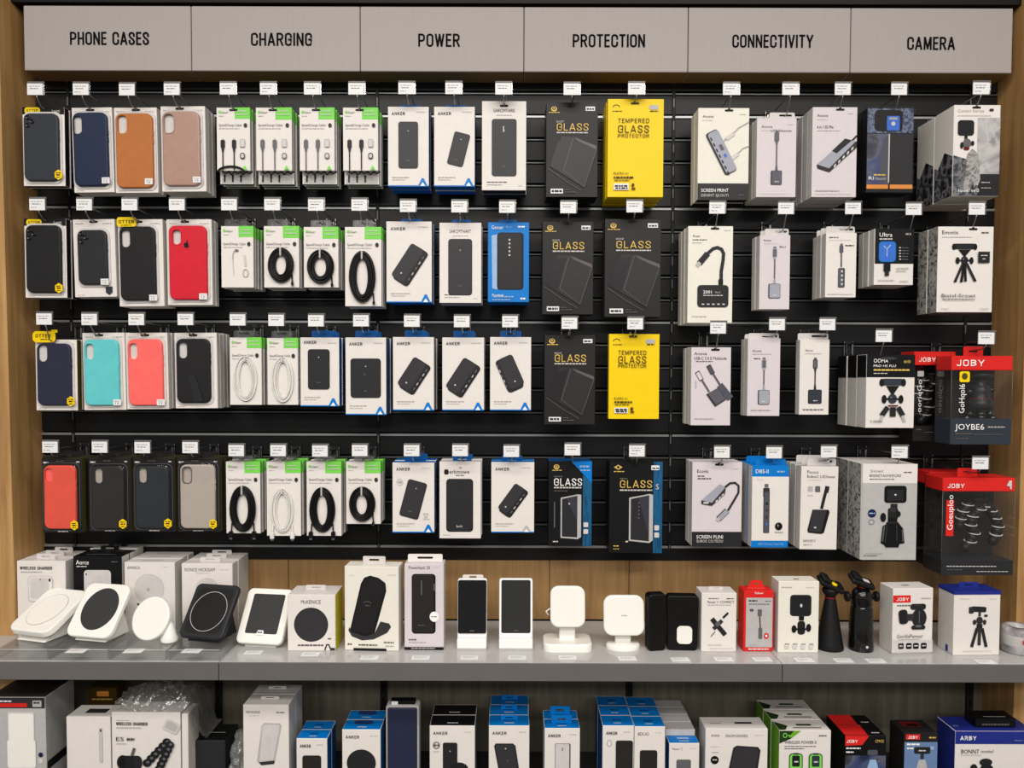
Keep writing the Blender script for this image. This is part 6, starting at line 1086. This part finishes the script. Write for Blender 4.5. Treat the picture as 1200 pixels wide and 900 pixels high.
# price cards along the front of the shelf
CARDS = [(90, 762, 'the pad with round dark centre', 1), (157, 762, 'the round disc charger', 1), (225, 762, 'the black square pad', 1), (297, 765, 'the white stand with dark panel', 0), (364, 767, 'the dark disc box', 0), (433, 771, 'the large phone stand box', 0), (493, 771, 'the tall narrow power bank box', 0), (550, 771, 'the white dock with black screen', 0), (606, 771, 'the white framed phone stand', 0),
         (665, 771, 'the square-based charging stand', 0), (735, 772, 'the oval-based charging stand', 0), (797, 773, 'the black sleeve with white patch', 0), (848, 773, 'the small clamp box', 0), (893, 773, 'the red dongle box', 0), (942, 773.5, 'the square light box', 0), (988, 774, 'the cone-shaped mini tripod', 0), (1026, 774.5, 'the column mini tripod', 0), (1155, 776, 'the royal blue lid box', 0)]
cm = MB().box(-0.0185, 0.0185, -0.011, 0.011, 0, 0.0008, 'label', bev=0.0002).mesh('card')
for x, y, s, tr in CARDS:
    z = SHZ + (TRZ + 0.0004 if tr else 0.0003); P = at_z(x, y + (1 if tr else 0), z); r = thing('price_card', 'small white price card lying in front of ' + s, 'price card', (P.x, P.y, z), (0, 0, math.radians(random.uniform(-2, 2))), 'price cards along the shelf edge'); obj('card', cm, r)
    A = Art((0, 0, 18, 11), 0.034, 0.02, 0); A.gk(2, 15, 4, 'inklight', 1.1); A.gk(2, 12, 7, 'inkpale', 1); A.build('printed_lines', r, (0, -0.010, 0.0009), (-math.pi / 2, 0, 0))

# ================================================================== ON THE LOWER SHELF
def low(rect, desc, short, **k): return stand_box((rect[0], rect[1], rect[2], None), desc, short, base=LZ, yF=k.pop('yF', -0.205), **k)
def u1(A):
    A.rect(0 - 14, 817.5, 53, 830, 'pbgrey'); A.rect(0 - 14, 824, 32, 828.5, 'red'); A.gk(-8, 14, 822.5, 'purewhite', 1.6); A.rr(44, 824.5, 10.5, 7.5, 1, 'lightgrey'); A.gk(40, 48, 824.5, 'ink', 2); A.rr(25, 852, 31, 36, 2.5, 'palegrey'); A.rr(25, 853, 29, 34, 2.5, 'plasticwhite'); A.rr(25, 884, 34, 35, 3, 'lightgrey'); A.rr(25, 883, 33, 33, 3, 'plasticwhite'); A.ell(47.5, 884, 2.8, 2.8, 'navybox', 14); A.rr(47.5, 891, 5, 6, 1, 'paperside')
low((-14, 817, 53.5), 'grey box with red stripe and white device picture, lower shelf left corner', 'the grey red-striped box', t=0.105, m='lightgrey', side='greyside', top='glassdark', art=u1, yF=-0.225, topart=lambda B: B.rect(10, 20, 90, 85, 'cartonblack'),
    extra=lambda r, A: MB().box(A.W / 2 - 0.0002, A.W / 2 + 0.0006, 0.004, 0.10, A.H * 0.30, A.H * 0.38, 'cartonjet', bev=0).build('side_strip', r))
low((78, 840, 129.5), 'white box with slim stylus picture, left on the lower shelf', 'the stylus box', t=0.058, art=lambda A: (A.rr(118.5, 873.5, 4.4, 41, 2, 'lightgrey'), A.rr(118.5, 873.5, 2.6, 39, 1.2, 'inkpale'), A.ell(118.5, 856, 1, 1.8, 'ink', 8)), topart=lambda B: (B.rect(32, 35, 80, 70, 'ink')))
def u3(A):
    A.gk(137, 152, 845, 'inklight', 1.2); A.txt('WIRELESS CHARGER', 136.5, 850, 3.8, 'ink', w=37); A.gk(137, 166, 853, 'inklight', 1); A.txt('ES', 136.5, 868, 4.6, 'ink', w=9); A.gk(149, 158, 867.5, 'inkmid', 3); A.gk(137, 149, 871.5, 'inklight', 1)
    A.ell(144, 893, 6.8, 8.6, 'soft', 20); A.rect(144, 885, 162, 901, 'soft'); A.ell(162, 893, 5, 8, 'pbdark', 20); A.ell(144, 893, 4, 5.5, 'black', 16); A.line([(155, 885), (158, 876)], 3.4, 'inkmid'); A.rr(202, 850.5, 18, 13, 2, 'palegrey', 25); A.rr(202, 850.5, 14, 9, 1.5, 'lightgrey', 25)
    for (sx_, sy_, ex_, ey_) in ((196, 869, 173, 893), (200, 872, 187, 900)):
        for q in range(6): f = q / 5; A.ell(sx_ + (ex_ - sx_) * f, sy_ + (ey_ - sy_) * f, 5.2, 4.8, 'soft', 14); A.ell(sx_ + (ex_ - sx_) * f + 1, sy_ + (ey_ - sy_) * f - 1, 2, 1.6, 'midgrey', 10)
low((131, 835, 211.5), 'white wireless charger box with black gadget pictures under crumpled film', 'the film-wrapped charger box', t=0.055, art=u3)
low((213, 837, 220.5), 'thin white box edge standing right beside the film-wrapped charger box', 'the thin white box', t=0.055)
# crumpled film draped over the two boxes
def film(nm, desc, nx, ny, fn, cat='plastic film'):
    v = []; f = []
    for j in range(ny + 1):
        for i in range(nx + 1): v.append(fn(i / nx, j / ny))
    for j in range(ny):
        for i in range(nx): a = j * (nx + 1) + i; f.append((a, a + 1, a + nx + 2, a + nx + 1))
    B = MB(); B.add(v, f, 'wrap', False); o = B.build(nm); return tag(o, desc, cat)
PL = at(128, 838, -0.21); PR = at(244, 838, -0.15); zt = at(180, 835, -0.205).z
rnd = random.Random(3); NZ = [[rnd.uniform(-1, 1) for _ in range(40)] for _ in range(40)]
def filmfn(u, v):
    x = PL.x + (PR.x + 0.004 - PL.x) * u; y = -0.208 + 0.13 * v; e = NZ[int(u * 30)][int(v * 16)]
    z = zt + 0.005 + 0.038 * math.sin(math.pi * min(1, v * 1.05)) * (0.35 + 0.65 * math.sin(math.pi * min(1, max(0, u)))) + 0.005 * e
    if u > 0.84: z = zt + 0.02 - (u - 0.84) * 0.75 * (0.5 + v) + 0.004 * e; 
    if u > 0.8: z = max(z, at(246, 868, -0.17).z + 0.006)
    if u < 0.845 and y < -0.145: z = max(z, zt + 0.0025)
    return (x, y, max(z, LZ + 0.01))
film('plastic_film', 'crumpled clear plastic film over the wrapped wireless charger box, lower shelf', 30, 16, filmfn)
P = at(275, 880, -0.2)
def bagfn(u, v): a = 2 * math.pi * u; e = NZ[int(u * 18) % 18][int(v * 12)]; rr_ = (0.020 + 0.006 * e) * (0.6 + 0.7 * math.sin(math.pi * (0.15 + 0.8 * v))) * (1.05 - 0.5 * v); return (P.x + rr_ * math.cos(a), -0.165 + rr_ * math.sin(a), LZ + 0.001 + 0.125 * v)
film('crumpled_bag', 'small crumpled clear bag standing left of the tall white pair of boxes', 18, 12, bagfn, 'plastic bag')
low((229, 868, 264), 'low dark grey bin between film-wrapped box and crumpled bag, lower shelf', 'the dark bin', t=0.08, m='charcoal', side='charcoal', top='black', yF=-0.17)
low((104, 806, 137), 'amber patterned carton in shadow behind the stylus box, lower shelf', 'the amber carton', t=0.04, m='brown', side='brown', top='olive', yF=-0.055, art=lambda A: (A.rr(121, 813, 14, 6, 1, 'orange'), A.gk(108, 132, 820, 'gold', 1.4), A.gk(110, 130, 828, 'orange', 2)))
def u4(A): A.txt('RINGKE', 289, 836, 3, 'inkmid', w=16); A.gk(324, 334, 835.5, 'inkmid', 1.2); A.gk(292, 303, 839, 'inkpale', 0.8); A.face([(310, 847), (328, 847.5), (330, 850), (322, 892), (303, 894), (301, 892), (307, 850)], 'lightgrey'); A.face([(311, 849), (327, 849), (328, 851), (320, 890), (304, 891.5), (308, 851)], 'palegrey'); A.face([(303, 893), (322, 891), (321, 895), (306, 896.5)], 'ink')
low((285, 826, 338.5), 'tall white box with pale phone stand picture, lower shelf', 'the tall pale stand box', t=0.052, n=2, art=u4, tab=(22, 'palegrey', 0.006))
def blue_low(rect, desc, short, fn, n=2, t=0.05, top='blue', word='ANKER', **k):
    def art(A): A.txt(word, A.r[0] + 4, A.r[1] + 10.5, 3.6, 'ink', w=min(17, (A.r[2] - A.r[0]) * 0.36)); A.gk(A.r[2] - 12, A.r[2] - 4, A.r[1] + 7.5, 'inkpale', 1); fn(A)
    return low(rect, desc, short, n=n, t=t, top=top, side=k.pop('side', 'bluedark'), art=art, topart=lambda B: (B.rr(50, 45, 30, 14, 4, 'bluedark' if top == 'blue' else 'black'), B.gk(38, 62, 80, 'palegrey', 8), B.rect(0, 0, 100, 4, 'palegrey')), **k)
blue_low((347.5, 865.5, 383.5), 'short blue-topped box, leftmost blue one on the lower shelf', 'the leftmost blue-topped box', lambda A: (pb(A, 365.5, 910, 22, 50, 0, 'case_brownblack', glow=False)), n=2, t=0.04)
blue_low((401, 855, 446), 'blue-topped box with big black disc picture, lower shelf', 'the black disc blue-topped box', lambda A: A.ell(423.5, 894, 17, 16, 'pbdark', 36), n=2, t=0.045, tab=(21, 'navybox', 0.008))
P = at(471.5, 827, -0.19); r = thing('navy_case_pack', 'navy blue slab-like pack with silver edges, standing among blue-topped boxes', 'phone case', (P.x, -0.19, LZ + 0.0002)); hh_ = P.z - LZ; ww = at(491, 860, -0.19).x - at(452, 860, -0.19).x
mk('navy_panel', (46, 54, 82), 0.35, var=0.03)
MB().slab(rr(ww, hh_, 0.006, 5, 0, hh_ / 2), 0.001, 0.03, 'lightgrey', bev=0.002, inset=rr(ww - 0.004, hh_ - 0.004, 0.004, 5, 0, hh_ / 2)).build('silver_shell', r)
MB().slab(rr(ww - 0.008, hh_ - 0.007, 0.004, 5, 0, hh_ / 2 - 0.001), -0.003, 0.0009, 'navy_panel', bev=0.002, inset=rr(ww - 0.012, hh_ - 0.011, 0.003, 5, 0, hh_ / 2 - 0.001)).build('navy_panel', r)
MB().box(-0.026, 0.026, 0.006, 0.026, hh_ - 0.0002, hh_ + 0.007, 'deepblack').box(-0.024, -0.010, 0.004, 0.0055, hh_ - 0.0002, hh_ + 0.007, 'label', bev=0).build('top_cap', r)
blue_low((503.5, 850.5, 556.5), 'black-topped power bank box, only black-topped one in the lower row', 'the black-topped box', lambda A: (pb(A, 527.5, 895, 17, 50, 0, 'pbdark', glow=True), A.ell(538, 901, 11, 8, 'soft', 24), A.ring(511.5, 873, 4, 4.2, 1, 'inkmid'), A.gk(508, 515, 874, 'inkmid', 2), A.gk(508, 515, 880.5, 'inkpale', 1)), n=2, t=0.05, top='cartonjet', side='slate')
blue_low((572.8, 850.5, 620.3), 'tall blue-topped box with slanted grey power bank, shelf centre below', 'the central blue-topped box', lambda A: (A.face([(579, 874), (581, 871), (601, 871), (604, 873.5), (613, 930), (590, 932)], 'pbdark'), A.face([(580.5, 874), (582, 872.3), (600.5, 872.3), (602.5, 874), (611, 930), (591, 930)], 'pbgrey'), A.ell(592.5, 877, 0.9, 0.9, 'inkpale', 8), A.ell(595, 891, 0.9, 0.9, 'inkmid', 8)), n=3, t=0.05, side='lightgrey', tab=(20, 'blue', 0.010))
blue_low((638, 853.5, 679.5), 'narrow blue-topped box with white power bank picture, lower row', 'the narrow blue-topped box', lambda A: (A.rr(659.5, 893, 18, 44, 1.5, 'inkmid'), A.rr(659, 893, 16, 43, 1.5, 'palegrey'), A.line([(659, 876), (659, 880)], 1, 'ink')), n=2, t=0.042, tab=(24, 'blue', 0.018), side='bluedark')
blue_low((706, 850.5, 742.7), 'left one of two joined blue-topped boxes, taller black power bank', 'the left joined blue-topped box', lambda A: (pb(A, 731.5, 892, 20, 49, 0, 'case_brownblack', 'black', glow=False), A.ring(714, 870.5, 3, 4, 0.7, 'inklight')), n=3, t=0.048)
blue_low((743.3, 851.5, 779.3), 'right one of two joined blue-topped boxes, shorter black power bank', 'the right joined blue-topped box', lambda A: (pb(A, 760, 903, 20.5, 48, 0, 'case_brownblack', 'black', glow=False)), n=3, t=0.048, word='8DUO')
low12 = low((784, 871, 819.3), 'low blue-topped box with grey power bank, before a file of white ones', 'the low blue-topped box', n=5, t=0.036, m='white', top='blue', side='bluedark', left='bluedark', art=lambda A: (A.txt('Nano C', 787.5, 879, 2.8, 'inkmid', w=12), A.gk(808, 816, 877.5, 'inkpale', 1), A.rr(801, 905, 17, 30, 2, 'midgrey')), topart=lambda B: (B.rr(52, 40, 40, 22, 6, 'paleblue'), B.gk(36, 68, 80, 'palegrey', 9)))
lm = low12[1]; gm = MB().box(-lm.W / 2, lm.W / 2, 0, 0.036, 0, lm.H + 0.012, 'palegrey', side='greyside', top='palegrey').mesh('carton')
for o in [o for o in bpy.data.objects if o.get('label', '').endswith('the low blue-topped box') and o.get('category') == 'box']:
    for ch in list(o.children):
        if ch.name.startswith('carton'): ch.data = gm
        else: bpy.data.objects.remove(ch)
def u13(A):
    A.txt('ANKR', 833, 863.5, 2.8, 'inkmid', w=10); A.txt('SNOPUNIVERS', 850, 864, 3.2, 'inkmid', w=26); A.gk(884, 895, 862, 'inkpale', 1); A.gk(833, 844, 875.5, 'inkpale', 1); A.gk(834, 843, 882, 'inklight', 1); A.ell(837.5, 890.5, 4.8, 4.8, 'cartonjet', 20); A.gk(835, 840, 891, 'inkpale', 1.6)
    A.face([(859, 876), (863, 873.5), (888, 875), (891, 879), (884, 930), (848, 930)], 'pbdark'); A.face([(860.5, 877), (863.5, 875.2), (886, 876.5), (888.5, 879), (881.5, 930), (850, 930)], 'pbgrey')
low((826.5, 854, 899.5), 'wide white box with tilted black power bank, left of the green boxes', 'the wide white power bank box', t=0.055, art=u13, topart=lambda B: (B.rect(52, 45, 80, 60, 'ink'), B.gk(12, 30, 60, 'inklight', 8)))
def u14(A):
    A.face([(913, 856.3), (938, 856.3), (926, 866), (913, 871.5)], 'greendark'); A.face([(930, 856.3), (938.5, 856.3), (928, 864.5), (924, 864)], 'greenside'); A.ring(919.5, 861.8, 2.6, 2.8, 0.9, 'green'); A.gk(923, 927, 862.5, 'green', 1.4); A.txt('WIRELESS POWER II', 919, 871.5, 3.4, 'ink', w=37); A.gk(919, 956, 874.8, 'inkmid', 0.8); A.gk(919, 942, 877.5, 'inkmid', 1); A.gk(959, 968, 862.5, 'inkmid', 1.4)
    for xx in (932.5, 955.5): A.rr(xx, 893, 16, 21, 4, 'greendark'); A.rr(xx, 893, 14, 19, 3.5, 'green'); A.rr(xx, 891.5, 9, 13, 1.5, 'soft' if xx < 940 else 'slate'); A.rect(xx - 3, 882, xx + 3, 884, 'ink'); A.gk(xx - 2, xx + 3, 893, 'palegrey', 1.6)
low((913, 856, 973.5), 'white and green box with two green watch pictures, lower row', 'the green-sided box', t=0.050, n=3, m='white', side='greenside', art=u14, topart=lambda B: (B.rr(55, 50, 30, 16, 4, 'greendark'), B.face([(0, 98), (0, 20), (22, 60), (12, 98)], 'greendark'), B.gk(30, 85, 82, 'inkmid', 8)))
def u15(A): A.face([(990, 862.3), (1018, 862.3), (1010, 873), (990, 874)], 'red'); A.txt('JOBY', 991.5, 870.5, 3.6, 'purewhite', w=13); A.txt('CMOS', 1025, 870, 3.4, 'gold', w=10); A.gk(991, 1008, 877.5, 'purewhite', 1.6); A.gk(991, 1000, 882, 'purewhite', 1.6); A.rect(990, 885, 1037.6, 945, 'bluephoto'); A.rr(1022, 881.5, 12, 6, 1.5, 'silverdark'); A.face([(1016, 900), (1019, 890), (1026, 890), (1029, 900)], 'paleblue')
low((990, 862, 1038), 'red and black box with blue photo print, lower row right', 'the red and black blue-photo box', t=0.048, n=2, m='cartonjet', side='cartonjet', top='cartonjet', art=u15, topart=lambda B: (B.face([(0, 100), (0, 0), (60, 0), (55, 100)], 'red'), B.gk(70, 90, 80, 'palegrey', 8)))
def u16(A): A.rect(1059, 859, 1098, 869, 'cartonblack'); A.rect(1061, 860.5, 1077.5, 866.5, 'red'); A.txt('JOBY', 1063, 865.8, 3.6, 'purewhite', w=12); A.gk(1088, 1096, 865, 'gold', 1.6); A.rect(1059.3, 869.3, 1097.8, 945, 'skyblue'); A.gk(1062, 1078, 873, 'purewhite', 2); A.gk(1062, 1070, 877.5, 'purewhite', 1.6); A.rr(1080, 879, 19, 8, 2, 'pbdark'); A.gk(1076, 1084, 880, 'palegrey', 1.4); A.rect(1078, 883, 1082, 889, 'ink'); A.face([(1073, 902), (1076, 890), (1084, 890), (1087, 902)], 'lightgrey'); A.ell(1091.5, 876, 2.2, 2.2, 'paleblue', 12)
low((1059, 859, 1098.5), 'dark box with red logo over a light blue camera photo, lower row', 'the light blue photo box', t=0.062, m='cartonblack', side='cartonblack', top='cartonblack', art=u16, topart=lambda B: (B.rr(45, 35, 60, 40, 8, 'reddark'), B.rr(50, 42, 34, 16, 4, 'deepblack')))
def u17(A): A.rect(1119, 857, 1212, 872, 'royal'); A.txt('ARBY', 1124.5, 867.5, 5, 'purewhite', w=19); A.gk(1188, 1198, 868, 'skyblue', 1); A.txt('BONNT', 1126, 883, 4.8, 'ink', w=21); A.txt('motix?', 1149, 882, 3.6, 'inkmid', w=15); A.gk(1126, 1150, 885, 'inkpale', 1); A.ell(1155, 893, 7.5, 4.5, 'pbdark', 18); A.ell(1141, 901, 4.5, 6, 'soft', 16); A.ell(1156, 901, 8, 6, 'soft', 18)
low((1119, 857, 1212), 'large white and royal blue box under a small black box, lower right', 'the large royal blue box', t=0.07, m='white', side='paperside', top='royal', left='royal', art=u17, topart=lambda B: B.gk(5, 12, 70, 'skyblue', 8), tab=(20, 'navybox', 0.016))
zt = at(1160, 857, -0.205).z
o_ = stand_box((1143, 842.5, 1190, None), 'small flat black box lying on the large royal blue box, lower right', 'the flat black box', base=zt + 0.0015, yF=-0.190, t=0.042, m='cartonjet', side='cartonjet', top='cartonjet', art=lambda A: A.gk(1150, 1182, 850, 'inkmid', 2), topart=lambda B: (B.gk(25, 80, 80, 'inklight', 6), B.rr(50, 40, 40, 16, 4, 'deepblack')))
